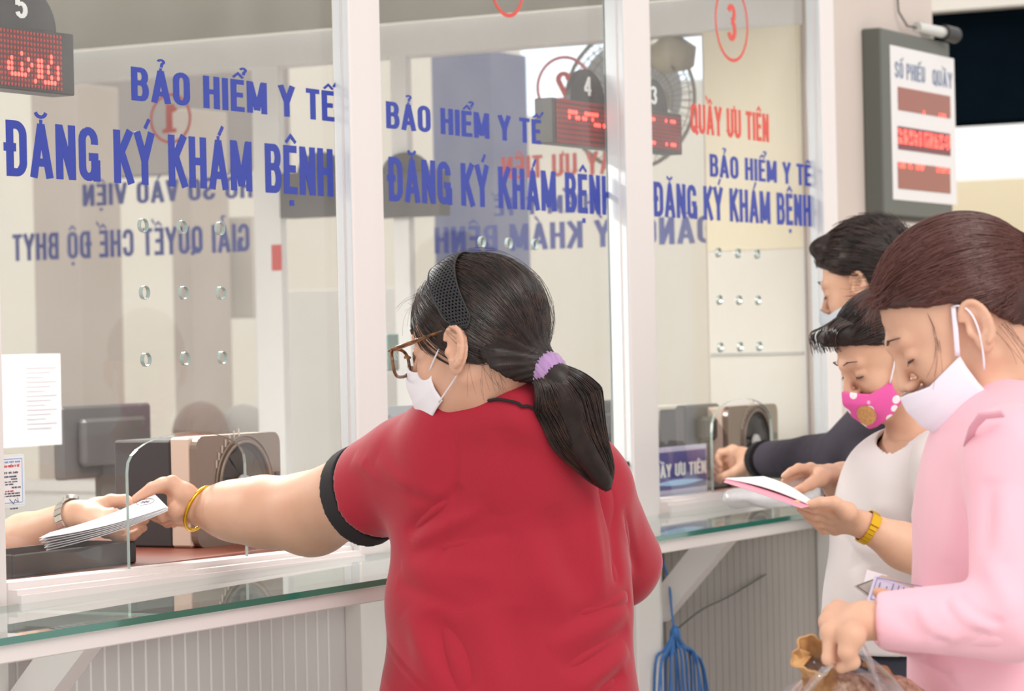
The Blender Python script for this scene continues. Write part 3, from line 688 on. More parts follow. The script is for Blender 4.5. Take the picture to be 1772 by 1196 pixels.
# ------------------------------------------------------------------ hair
def strand_mesh(P3, r0, r1=None, n=3):
    """P3 (N,m,3) centre lines -> thin tubes"""
    N, m, _ = P3.shape; T = np.gradient(P3, axis=1); T /= np.linalg.norm(T, axis=2, keepdims=True) + 1e-12
    ref = np.array((.31, .22, .92)); U = np.cross(T, ref); U /= np.linalg.norm(U, axis=2, keepdims=True) + 1e-9; B = np.cross(T, U)
    r = np.linspace(1, 1 if r1 is None else r1 / r0, m)[None, :, None] * (r0 if np.isscalar(r0) else np.asarray(r0)[:, None, None])
    V = np.stack([P3 + r * (math.cos(2 * math.pi * k / n) * U + math.sin(2 * math.pi * k / n) * B) for k in range(n)], 2).reshape(-1, 3)
    i = np.arange(N)[:, None, None] * m * n + np.arange(m - 1)[None, :, None] * n; k = np.arange(n)[None, None, :]; k2 = (k + 1) % n
    F = np.stack([i + k, i + k2, i + n + k2, i + n + k], -1).reshape(-1, 4); return V, F
def join(*vf):
    V, F, n = [], [], 0
    for v, f in vf: V.append(v); F.append(np.asarray(f) + n); n += len(v)
    return np.concatenate(V), np.concatenate(F)
def scalp_strands(fr, c, rad, starts, target, m=14, lift=(1.0, 1.03), wob=.004, seed=1, end=.75):
    """strands lying on an ellipsoid (local centre c, radii rad) combed from start directions to the target point (local)"""
    rg = np.random.default_rng(seed); c = np.array(c); rad = np.array(rad); D0 = np.array(starts, float); D0 /= np.linalg.norm(D0, axis=1)[:, None]
    tg = np.array(target) - c; d1 = tg / np.linalg.norm(tg); D1 = d1 + rg.normal(0, .03, D0.shape); D1 /= np.linalg.norm(D1, axis=1)[:, None]
    om = np.arccos(np.clip((D0 * D1).sum(1), -.999, .999)); t = np.linspace(0, 1, m); W0 = np.sin((1 - t)[None] * om[:, None]) / np.sin(om)[:, None]; W1 = np.sin(t[None] * om[:, None]) / np.sin(om)[:, None]
    D = D0[:, None] * W0[..., None] + D1[:, None] * W1[..., None]
    D = D + (rg.normal(0, wob * 4, D0.shape)[:, None] * np.sin(t * math.pi)[None, :, None]); D /= np.linalg.norm(D, axis=2, keepdims=True)
    rr = 1 / np.linalg.norm(D / rad, axis=2, keepdims=True); lf = rg.uniform(lift[0], lift[1], (len(D0), 1, 1))
    Q = D * rr * lf
    w = np.clip((t - end) / (1 - end + 1e-9), 0, 1)[None, :, None] ** 1.5; Q = Q * (1 - w) + (tg + rg.normal(0, .006, (len(D0), 1, 3))) * w
    return fr.O + ((c + Q) * fr.k) @ fr.R.T
def bezier(pts, n):
    pts = np.array(pts, float); t = np.linspace(0, 1, n); m = len(pts) - 1
    return sum(math.comb(m, i) * ((1 - t) ** (m - i) * t ** i)[:, None] * pts[i] for i in range(m + 1))
def catmull(pts, n):
    pts = np.array(pts, float); q = np.vstack([2 * pts[0] - pts[1], pts, 2 * pts[-1] - pts[-2]]); out = []
    for u in np.linspace(0, len(pts) - 1 - 1e-9, n):
        i = int(u); f = u - i; a, b, c, d = q[i:i + 4]; out.append(.5 * ((2 * b) + (-a + c) * f + (2 * a - 5 * b + 4 * c - d) * f * f + (-a + 3 * b - 3 * c + d) * f ** 3))
    return np.array(out)
def mask_sheet(fr, top, bot, half, rx, ry, x0=0.0, pleats=0, nose=.0, nu=40, nv=22, th=.0018, sag=0):
    """face mask: v from top edge to lower edge, u across"""
    def surf(u, v, o):
        a = (u - .5) * 2 * half; zt = np.interp(abs(u - .5) * 2, [0, .25, .6, 1], top); zb = np.interp(abs(u - .5) * 2, [0, .3, .7, 1], bot); z = zt + (zb - zt) * v
        r = np.interp(v, [0, .25, .6, 1], rx) + nose * math.exp(-(a / .22) ** 2) * math.exp(-((v - .12) / .3) ** 2)
        if pleats: r += .0012 * abs(math.sin(v * math.pi * pleats)) * (1 - abs(2 * u - 1) ** 4)
        return np.array((x0 + (r + o) * math.cos(a), (ry + o) * math.sin(a) * np.interp(v, [0, .5, 1], [1, 1.0, .93]), z))
    V = [surf(i / nu, j / nv, o) for o in (0, th) for i in range(nu + 1) for j in range(nv + 1)]; n1 = (nu + 1) * (nv + 1); g = lambda i, j: i * (nv + 1) + j
    F = []
    for i in range(nu):
        for j in range(nv): F += [(g(i, j), g(i + 1, j), g(i + 1, j + 1), g(i, j + 1)), (n1 + g(i, j + 1), n1 + g(i + 1, j + 1), n1 + g(i + 1, j), n1 + g(i, j))]
    for i in range(nu): F += [(g(i, 0), n1 + g(i, 0), n1 + g(i + 1, 0), g(i + 1, 0)), (g(i + 1, nv), n1 + g(i + 1, nv), n1 + g(i, nv), g(i, nv))]
    for j in range(nv): F += [(g(0, j + 1), n1 + g(0, j + 1), n1 + g(0, j), g(0, j)), (g(nu, j), n1 + g(nu, j), n1 + g(nu, j + 1), g(nu, j + 1))]
    V = np.array([fr.p(v) for v in V]); return V, np.array(F)
skin_a = mat('skin_warm', (212, 165, 140), .5, sss=.12, bump=(180, .12, .001), var=(16, .06, (207, 156, 130)))
skin_b = mat('skin_tan', (220, 174, 147), .5, sss=.12, bump=(180, .12, .001), var=(16, .06, (210, 160, 133)))
m_hair = mat('dark_hair', (30, 21, 19), .42, spec=.35, var=(60, .3, (44, 31, 28)))
m_strand = mat('hair_strand', (26, 18, 17), .28, spec=.6, var=(34, .3, (70, 48, 40)))
m_jean = mat('dark_trousers', (46, 46, 58), .9, bump=(300, .2))
m_sole = mat('shoe_dark', (50, 44, 42), .6)
def add_legs(S_, hipL, hipR, z=.09, r=(.085, .06, .045), dy=(0, 0, 0)):
    for hp in (hipL, hipR):
        hp = np.asarray(hp, float); kn = hp * (1, 1, 0) + np.array((0, 0, .48)) + np.array(dy) * .5; an = hp * (1, 1, 0) + np.array((0, 0, z)); S_.chain([hp, kn, an], r, .02)
def shoes(parent, hips, fwd, m):
    for hp in hips:
        s_ = Sol(); f = np.array((fwd[0], fwd[1], 0)); f /= np.linalg.norm(f); b = np.array((hp[0], hp[1], 0))
        s_.cap(b - f * .05 + (0, 0, .04), b + f * .12 + (0, 0, .03), .038, .032, .02); s_.cap(b - f * .03 + (0, 0, .05), b + (0, 0, .08), .038, .038, .02); s_.plane((0, 0, .002), (0, 0, -1))
        put('shoe', s_.mesh(.008), m, parent)
# ------------------------------------------------------------------ woman in the red shirt
def woman_red():
    hd = Fr(P(826, 604, 4.52), rot_from(camdir(-.89, .45, -.16), UPV + RGT * .06), 1.06)
    base = P(880, 700, 4.62); root = thing('person', 'person in red short-sleeved shirt with black ponytail, hairband and glasses handing papers through the window', 'person', (base[0], base[1], 0))
    shL, shR = P(704, 812, 4.66), P(1014, 862, 4.66); elL, wrL = P(532, 888, 4.86), P(348, 880, 4.955)
    elR, wrR = P(1050, 1005, 4.87), P(990, 1000, 5.03)
    hip = P(885, 1290, 4.62)
    B = Sol(); add_head(B, hd)
    nb = P(858, 742, 4.63); B.cap(hd.p(-.03, 0, -.03), nb, .056, .066, .03); B.cap(hd.p(.0, 0, -.06), nb, .045, .05, .02)
    B.ell(P(880, 860, 4.63), (.16, .09, .14), rot_from(RGT), .04); B.ell(P(885, 1080, 4.63), (.15, .09, .24), rot_from(RGT), .04)
    B.cap(nb, shL, .05, .06, .04); B.cap(nb, shR, .05, .06, .04)
    B.chain([shL, P(640, 850, 4.73), elL], [.068, .072, .064], .03); B.ell(P(548, 905, 4.85), (.052, .052, .05), None, .03)
    B.chain([elL, P(455, 886, 4.90), P(400, 884, 4.93), wrL], [.060, .056, .046, .031], .03)
    B.chain([shR, elR, wrR], [.062, .05, .03], .03)
    # left hand: comes over the top of the paper stack, thumb below it
    FI = [[P(303, 884, 4.93), P(281, 893, 4.94), P(266, 890, 4.955), P(252, 886, 4.97)], [P(307, 892, 4.955), P(284, 899, 4.975), P(270, 895, 4.99), P(258, 890, 5.0)],
          [P(312, 896, 4.98), P(290, 903, 5.0), P(278, 898, 5.02), P(268, 892, 5.03)], [P(318, 898, 5.0), P(300, 904, 5.02), P(290, 900, 5.04), P(282, 894, 5.05)]]
    TH = [P(322, 856, 4.935), P(298, 836, 4.94), P(263, 845, 4.96), P(236, 864, 4.975)]
    add_hand_w(B, P(338, 876, 4.955), None, FI, TH, 1.05)
    B.cap(P(315, 850, 4.95), P(285, 838, 4.96), .014, .012, .012); B.cap(P(320, 866, 4.955), P(303, 868, 4.955), .020, .014, .012)
    rx = rot_from(P(930, 1000, 5.1) - wrR); add_hand(B, Fr(wrR, rx, .95), 1, [(20, 20, 10)] * 4, [(.03, .03, -.01), (.05, .045, -.015), (.075, .05, -.018), (.095, .05, -.02)])
    add_legs(B, hip + RGT * -.09, hip + RGT * .09, r=(.08, .05, .035))
    lo, hi = box_of([q for f in FI for q in f] + TH + [wrL], .035)
    H = np.array([hd.p(x, y, z) for x in (-.03, .13) for y in (-.1, .1) for z in (-.12, .13)])
    put('body', multi_mesh(B, .006, [(lo, hi, .0021), (H.min(0), H.max(0), .0026)]), skin_a, root)
    nails(root, [(TH[2], TH[3], camdir(-.3, -.6, .7))], mat('nail', (232, 190, 176), .3))
    # shirt
    T = Sol()
    T.ell(P(874, 852, 4.635), (.195, .122, .15), rot_from(RGT), .03); T.ell(P(882, 1050, 4.63), (.200, .135, .26), rot_from(RGT), .05)
    T.ell(P(880, 1230, 4.62), (.212, .15, .16), rot_from(RGT), .05)
    T.cap(P(850, 745, 4.63), P(716, 802, 4.66), .060, .062, .045); T.cap(P(872, 748, 4.63), P(985, 835, 4.66), .066, .074, .045); T.cap(P(782, 730, 4.545), P(892, 714, 4.512), .052, .056, .05); T.cap(P(775, 790, 4.60), P(905, 785, 4.58), .088, .090, .06)
    T.cap(P(868, 738, 4.63), P(905, 800, 4.6), .082, .10, .05)
    T.cap(shL, P(604, 872, 4.76), .076, .086, .04); T.cap(shR, P(1070, 975, 4.76), .078, .072, .03)
    # openings
    cutc = P(627, 870, 4.74); cn = camdir(-.80, .52, -.14); cn = cn - 0; 
    e1, e2 = P(567, 795, 4.72), P(690, 945, 4.76); ax_ = (elL - shL) / np.linalg.norm(elL - shL); up_ = (e1 - e2) / np.linalg.norm(e1 - e2); side = np.cross(up_, ax_); cn = np.cross(side, up_); cn /= np.linalg.norm(cn); cn = cn if cn @ ax_ > 0 else -cn
    cutc = (e1 + e2) / 2
    zh = P(880, 1330, 4.62)[2]
    nk = nb + (nb - hd.p(-.03, 0, -.03)) * 0; top = hd.p(-.02, 0, -.05)
    nb = P(822, 750, 4.72); NR = .064
    def postf(vol, ax, part=0):
        x = ax[0][:, None, None]; y = ax[1][None, :, None]; z = ax[2][None, None, :]
        pl = (x - cutc[0]) * cn[0] + (y - cutc[1]) * cn[1] + (z - cutc[2]) * cn[2]
        sh_d = (x - shL[0]) * ax_[0] + (y - shL[1]) * ax_[1] + (z - shL[2]) * ax_[2]
        pl = np.where((sh_d > .03), pl, -1.0); outer = vol
        v = np.maximum(vol, pl + (.032 if part == 0 else 0)); v = np.maximum(v, -.0315 - pl) if part == 1 else v; outer = vol - (.0012 if part == 1 else 0); v = np.maximum(v, zh - z)
        # neck hole: a tapered cylinder round the neck
        d = top - nb; L2 = d @ d; t = np.clip(((x - nb[0]) * d[0] + (y - nb[1]) * d[1] + (z - nb[2]) * d[2]) / L2, -.5, 2)
        D = np.sqrt((x - nb[0] - t * d[0]) ** 2 + (y - nb[1] - t * d[1]) ** 2 + (z - nb[2] - t * d[2]) ** 2) - NR
        v = v; return np.maximum(v, -(outer + .008)).astype(np.float32)
    lo_, hi_ = T.bounds(); lo_ -= .02; hi_ += .02; vol_, ax__ = T.grid(lo_, hi_, .0045); m3 = []
    for part in (0, 1):
        if part == 0: V, F = surface_nets(postf(vol_, ax__, 0), lo_, .0045); V = relax(V, F, 2, .5); V0, F0 = V, F; m3.append(None); continue
        if part == 1: bb = box_of([e1, e2], .09)
        else: bb = box_of([nb, top], .11)
        vv, aa = T.grid(bb[0], bb[1], .003); V, F = surface_nets(postf(vv, aa, part), bb[0], .003)
        if part == 1: ok = ((V[F].mean(1) - shL) @ ax_) > .05; V, F = submesh(V, F, ok)
        if part == 2: ok = V[F].mean(1)[:, 2] > P(870, 735, 4.6)[2]; V, F = submesh(V, F, ok)
        m3.append((relax(V, F, 2, .4), F))
    V, F = V0, F0
    pf = lambda x, y, Z=4.5: P(x, y, Z)
    fl = [(pf(600, 790), pf(700, 850), .014, .005), (pf(620, 800), pf(740, 880), .011, -.006), (pf(640, 790), pf(780, 870), .014, .005), (pf(690, 930), pf(790, 850), .011, -.007), (pf(700, 950), pf(840, 890), .014, .006),
          (pf(700, 965), pf(880, 930), .012, -.005), (pf(680, 985), pf(850, 990), .018, .005), (pf(675, 1010), pf(800, 1060), .016, -.005), (pf(690, 1060), pf(760, 1200), .022, .006), (pf(740, 1060), pf(800, 1200), .020, -.006),
          (pf(820, 1050), pf(860, 1200), .03, .005), (pf(900, 1060), pf(900, 1200), .03, -.004), (pf(1056, 820), pf(1082, 1010), .012, -.010, FWD * 0 + RGT * .012), (pf(1035, 840), pf(1052, 1040), .016, .007), (pf(1092, 880), pf(1112, 1000), .009, -.006),
          (pf(1104, 1030), pf(990, 1075), .014, -.008), (pf(1100, 1055), pf(960, 1120), .015, .007), (pf(1098, 1090), pf(980, 1160), .014, -.008), (pf(1095, 1125), pf(1000, 1200), .015, .008), (pf(1090, 1165), pf(1040, 1200), .012, -.007),
          (pf(870, 700), pf(1000, 800), .022, .004), (pf(780, 740), pf(775, 900), .005, -.0022), (pf(775, 900), pf(745, 980), .005, -.0022), (pf(860, 760), pf(840, 900), .03, .004), (pf(960, 880), pf(1030, 1060), .022, -.005), (pf(900, 900), pf(990, 1080), .028, .005)]
    # project fold lines on to the shirt's back surface
    def onsurf(q):
        v = q - CAM; v /= np.linalg.norm(v); w = V - CAM; t = w @ v; d = np.linalg.norm(w - t[:, None] * v, axis=1); c = np.where(d < .012)[0]
        return V[c[np.argmin(t[c])]] if len(c) else q
    fl = [(onsurf(q[0]), onsurf(q[1]), q[2], q[3] * 1.45, *q[4:]) for q in fl]
    V = folds(V, F, fl); V = crumple(V, F, .0024, 34, 3)
    m_shirt = mat('red_cotton', (168, 22, 46), .85, sheen=.3, bump=(500, .15, .001), var=(900, .12)); m_trim = mat('black_rib', (34, 28, 32), .85, bump=(700, .3, .001))
    sh = put('shirt', (V, F), m_shirt, root); put('sleeve_trim', m3[1], m_trim, sh); cp = [onsurf(P(*q, 4.6)) for q in ((838, 684), (852, 683), (870, 685), (890, 689), (908, 693), (924, 698), (936, 705))]
    mb = MB(); mb.tube([c + UPV * .001 - FWD * .0015 for c in catmull(cp, 24)], .0052, 8, flat=.45); mb.build('collar_piping', m_trim, sh, smooth=True)
    # trousers
    L = Sol(); L.ell(P(882, 1330, 4.62), (.19, .135, .14), rot_from(RGT), .03); add_legs(L, hip + RGT * -.09, hip + RGT * .09, z=.06, r=(.105, .075, .06)); put('trousers', L.mesh(.009), m_jean, root)
    shoes(root, (hip + RGT * -.09, hip + RGT * .09), Y3, m_sole)
    # hair
    tie = (P(932, 634, 4.47) - hd.O) @ hd.R / hd.k; hc, hr = (-.012, 0, .042), (.105, .085, .097); TW = P(947, 641, 4.46)
    Hs = Sol(); Hs.ell(hd.p(*hc), np.array(hr) * hd.k, hd.R, .01); Hs.cap(hd.p(-.058, 0, .01), hd.p(tie), .052, .020, .035)
    Hs.cap(hd.p(-.045, .04, -.035), hd.p(tie), .03, .018, .03); Hs.cap(hd.p(-.045, -.04, -.035), hd.p(tie), .03, .018, .03)
    Ri = hd.R.T
    def hpost(vol, ax):
        x = ax[0][:, None, None] - hd.O[0]; y = ax[1][None, :, None] - hd.O[1]; z = ax[2][None, None, :] - hd.O[2]
        u = (Ri[0, 0] * x + Ri[0, 1] * y + Ri[0, 2] * z) / hd.k; v = (Ri[1, 0] * x + Ri[1, 1] * y + Ri[1, 2] * z) / hd.k; w = (Ri[2, 0] * x + Ri[2, 1] * y + Ri[2, 2] * z) / hd.k
        zl = np.interp(u, [-.2, -.07, -.045, -.02, .0, .03, .06, .1], [-.09, -.062, -.03, .02, .038, .052, .070, .090])
        return np.maximum(vol, (zl - w) * .7 * hd.k).astype(np.float32)
    V, F = Hs.mesh(.003, post=hpost); V = relax(V, F, 3, .5)
    N = vnormals(V, F); lv = (V - hd.O) @ hd.R / hd.k; ang = np.arctan2(lv[:, 2] - tie[2] , lv[:, 1] - tie[1]) ; V = V + N * (np.sin(ang * 60 + lv[:, 0] * 60) * .0005 + np.sin(ang * 23) * .0008)[:, None]
    hair = put('hair', (V, F), m_hair, root)
    rg = np.random.default_rng(3); st = []
    while len(st) < 2600:
        d = rg.normal(size=3); d /= np.linalg.norm(d); q = np.array(hc) + d / np.linalg.norm(d / np.array(hr))
        zl = np.interp(q[0], [-.2, -.07, -.045, -.02, .0, .03, .06, .1], [-.09, -.055, -.03, .02, .040, .056, .074, .092])
        if q[2] > zl and (q[0] > -.05 or rg.random() < .3): st.append(d)
    S1 = strand_mesh(scalp_strands(hd, hc, hr, st, tie, lift=(.995, 1.025), wob=.010, seed=4), .00065, .0004)
    st2 = [d for d in st if rg.random() < .05]; S2 = strand_mesh(scalp_strands(hd, hc, hr, st2, tie, lift=(1.02, 1.10), wob=.03, seed=5), .0003, .0002)
    # wisps at the nape and the forehead
    wl = []
    for i in range(26):
        y = rg.uniform(.03, .07); a = np.array((rg.uniform(-.06, -.02), y, rg.uniform(-.03, .0))); b = a + np.array((rg.uniform(-.03, .01), rg.uniform(-.01, .01), rg.uniform(-.07, -.04))); mid = (a + b) / 2 + np.array((0, .012, 0)); wl.append(bezier([hd.p(a), hd.p(mid), hd.p(b)], 8))
    for i in range(14):
        a = np.array((.072, rg.uniform(-.02, .06), rg.uniform(.07, .10))); b = a + np.array((rg.uniform(.01, .03), rg.uniform(0, .03), rg.uniform(-.04, .02))); wl.append(bezier([hd.p(a - (.02, 0, 0)), hd.p(a + (.012, 0, .008)), hd.p(b)], 8))
    put('hair_strands', join(S1, S2, strand_mesh(np.array(wl), .00024, .00014)), m_strand, hair)
    # ponytail
    tw = TW; cl = catmull([tw - RGT * .012 + UPV * .01, P(968, 660, 4.45), P(987, 705, 4.47), P(1004, 762, 4.48), P(1036, 815, 4.50), P(1053, 850, 4.51)], 24)
    wid = np.interp(np.linspace(0, 1, 24), [0, .12, .35, .6, .85, 1], [.017, .028, .051, .040, .020, .004])
    PT = Sol(); PT.chain([cl[i] for i in range(0, 23)], list(wid[:23] * .62), .012); V, F = PT.mesh(.004); V = relax(V, F, 2)
    tail = put('ponytail', (V, F), m_hair, root)
    Ls = []; Tn = np.gradient(cl, axis=0); Tn /= np.linalg.norm(Tn, axis=1)[:, None]
    for i in range(2600):
        a = rg.uniform(0, 2 * math.pi); ra = rg.uniform(.45, 1.08) ** .7; e = rg.uniform(.55, 1.0); m_ = 16; tt = np.linspace(0, e, m_); q = np.stack([np.interp(tt, np.linspace(0, 1, 24), cl[:, j]) for j in range(3)], 1)
        w = np.interp(tt, np.linspace(0, 1, 24), wid) * ra; a_ = a + tt * rg.normal(.6, .3); off = RGT[None] * (np.cos(a_) * w)[:, None] + np.cross(RGT, UPV)[None] * 0 + (FWD * .7)[None] * (np.sin(a_) * w)[:, None] + UPV[None] * (np.cos(a_) * w * .35)[:, None]
        Ls.append(q + off)
    put('ponytail_strands', strand_mesh(np.array(Ls), .0008, .0003), m_strand, tail)
    # scrunchie: a fat crinkled ring of purple terry
    m_pur = mat('purple_terry', (176, 138, 186), .9, sheen=.5, bump=(400, .5, .002))
    c = P(949, 636, 4.66) ; axd = camdir(.62, -.25, -.72); axd /= np.linalg.norm(axd); u = np.cross(axd, UPV); u /= np.linalg.norm(u); w = np.cross(axd, u)
    mb = MB(); n, mm = 72, 20; cc = TW
    def ring(i, j):
        a = i * 2 * math.pi; b = j * 2 * math.pi; r = .0135 * (1 + .10 * math.sin(a * 18 + b * 2) * math.cos(b * 5 + a)) + .0012 * math.sin(a * 40)
        R_ = .0175; return cc + (u * math.cos(a) + w * math.sin(a)) * (R_ + r * .85 * math.cos(b)) + axd * r * 1.5 * math.sin(b)
    mb.grid(ring, n, mm); mb.build('hair_scrunchie', m_pur, root, smooth=True)
    # wide perforated hairband, from the crown down behind the ear
    m_band = mat('matte_black_band', (30, 29, 33), .5)
    def band(i, j, o=0.0):    # i along the arc from side to side, j across the width
        a = (i - .5) * math.radians(204); hw = .023 + .008 * math.cos(a * .75); hw *= min(1, max(.02, (1 - abs(2 * i - 1)) * 9)) ** .5
        y = math.sin(a); z = math.cos(a); off = (j - .5) * 2 * hw; rr = np.array(hr) * 1.022 + .0022 + o
        d = np.array((off * 9.0 + .34 - .44 * (1 - math.cos(a)), y, z)); d /= np.linalg.norm(d); s_ = 1 / np.linalg.norm(d / rr); return hd.p(np.array(hc) + d * s_)
    mb = MB(); nu, nv = 150, 26
    for o in (0, .0022): mb.grid(lambda i, j: band(i, j, o), 80, 10)
    hb = thing('hairband', None, None, (0, 0, 0)); bpy.data.objects.remove(hb)
    # a sheet with hexagonal perforations made cell by cell
    mb = MB(); NU, NV = 64, 8
    for a in range(NU):
        for b in range(NV):
            cu = (a + .5) / NU; cv = (b + (.5 if a % 2 else 0.0) + .25) / (NV); 
            if cv > .97: continue
            hexo = [(cu + (.66 / NU) * math.cos(math.radians(60 * k)), cv + (.58 / NV) * math.sin(math.radians(60 * k))) for k in range(6)]
            hexi = [(cu + (.33 / NU) * math.cos(math.radians(60 * k)), cv + (.30 / NV) * math.sin(math.radians(60 * k))) for k in range(6)]
            cl1 = lambda v: min(1, max(0, v)); vs = [band(cl1(q[0]), cl1(q[1]), .0020) for q in hexo] + [band(cl1(q[0]), cl1(q[1]), .0020) for q in hexi] + [band(cl1(q[0]), cl1(q[1]), .0002) for q in hexi]
            mb.add(vs, [(k, (k + 1) % 6, 6 + (k + 1) % 6, 6 + k) for k in range(6)] + [(6 + k, 6 + (k + 1) % 6, 12 + (k + 1) % 6, 12 + k) for k in range(6)])
    for e in (0.0, 1.0): mb.tube([band(i / 60, e, .0016) for i in range(61)], .0016, 6)
    mb.build('hairband', m_band, root, fix=False)
    # mask
    m_mask = mat('white_mask', (232, 226, 232), .8, bump=(300, .2, .001))
    VF = mask_sheet(hd, (-.002, -.012, -.020, -.026), (-.108, -.105, -.088, -.070), 1.12, (.112, .119, .112, .094), .064, pleats=4, nose=.006)
    mk = put('face_mask', VF, m_mask, root)
    for s_ in (1, -1):
        mb = MB(); e0 = hd.p(.052, s_ * .060, -.024); e1 = hd.p(.045, s_ * .060, -.072); t0 = hd.p(-.002, s_ * .078, .028); t1 = hd.p(-.006, s_ * .076, -.034)
        mb.tube(bezier([e0, hd.p(.03, s_ * .072, .0), t0], 10), .0019, 8, flat=.5); mb.tube(bezier([e1, hd.p(.02, s_ * .068, -.055), t1], 10), .0019, 8, flat=.5)
        mb.tube(bezier([t0, hd.p(-.03, s_ * .082, .02), hd.p(-.028, s_ * .082, -.02), t1], 12), .0016, 6)
        mb.build('ear_loop', m_mask, mk, smooth=True)
    # glasses with tortoiseshell frame
    m_tort = mat('tortoiseshell', (150, 92, 30), .2, var=(110, 1, (40, 24, 14)), coat=.6)
    gl = MB(); gx = .118
    def lens(s_, sc_=1.0, n=28): return [hd.p(gx - .004 * (abs(math.cos(t)) if True else 0) - .012 * (s_ * .034 + .026 * math.cos(t) * s_) ** 2 / .0036 * .3, s_ * .034 + .028 * sc_ * np.sign(math.cos(t)) * abs(math.cos(t)) ** .75, -.001 + .021 * sc_ * np.sign(math.sin(t)) * abs(math.sin(t)) ** .75) for t in np.linspace(0, 2 * math.pi, n, endpoint=False)]
    for s_ in (1, -1): gl.tube(lens(s_), .0027, 8, closed=True)
    gl.tube(bezier([hd.p(gx, -.008, .008), hd.p(gx + .003, 0, .012), hd.p(gx, .008, .008)], 6), .0022, 8)
    for s_ in (1, -1): gl.tube([hd.p(gx - .008, s_ * .060, .016), hd.p(gx - .018, s_ * .068, .017), hd.p(.05, s_ * .078, .022), hd.p(.0, s_ * .080, .028), hd.p(-.02, s_ * .079, .020)], [.0070, .0076, .0066, .0045, .003], 8, flat=.4)
    g_ = gl.build('glasses', m_tort, root, smooth=True)
    mb = MB(); 
    for s_ in (1, -1): L_ = lens(s_, .95); mb.add(L_ + [sum(L_) / len(L_)], [(k, (k + 1) % 28, 28) for k in range(28)])
    mb.build('lenses', glass_mat('spectacle_lens', (.96, .97, .98), .03), g_)
    mb = MB(); mb.tube([hd.p(.080, .046, .036), hd.p(.087, .034, .043), hd.p(.090, .018, .041)], [.0012, .0022, .0016], 6); mb.build('eyebrow', m_hair, root)
    # bangle
    bc = P(335, 881, 4.965); bn = (wrL - elL) / np.linalg.norm(wrL - elL); bn = bn * .92 + UPV * -.0 - RGT * .0; u = np.cross(bn, UPV); u /= np.linalg.norm(u); w = np.cross(u, bn); w = w * .93 + bn * -.38; w /= np.linalg.norm(w)
    mb = MB(); mb.tube([wrL + (bn * .002) + (u * math.cos(t) + w * math.sin(t)) * .0405 for t in np.linspace(0, 2 * math.pi, 48, endpoint=False)], .0032, 10, closed=True)
    o = mb.build('bangle', mat('gold', (226, 176, 50), .22, 1.0), None, smooth=True, label='thin gold bangle round the wrist of the person in the red shirt', cat='bracelet')
    return root, hd
RED = woman_red()
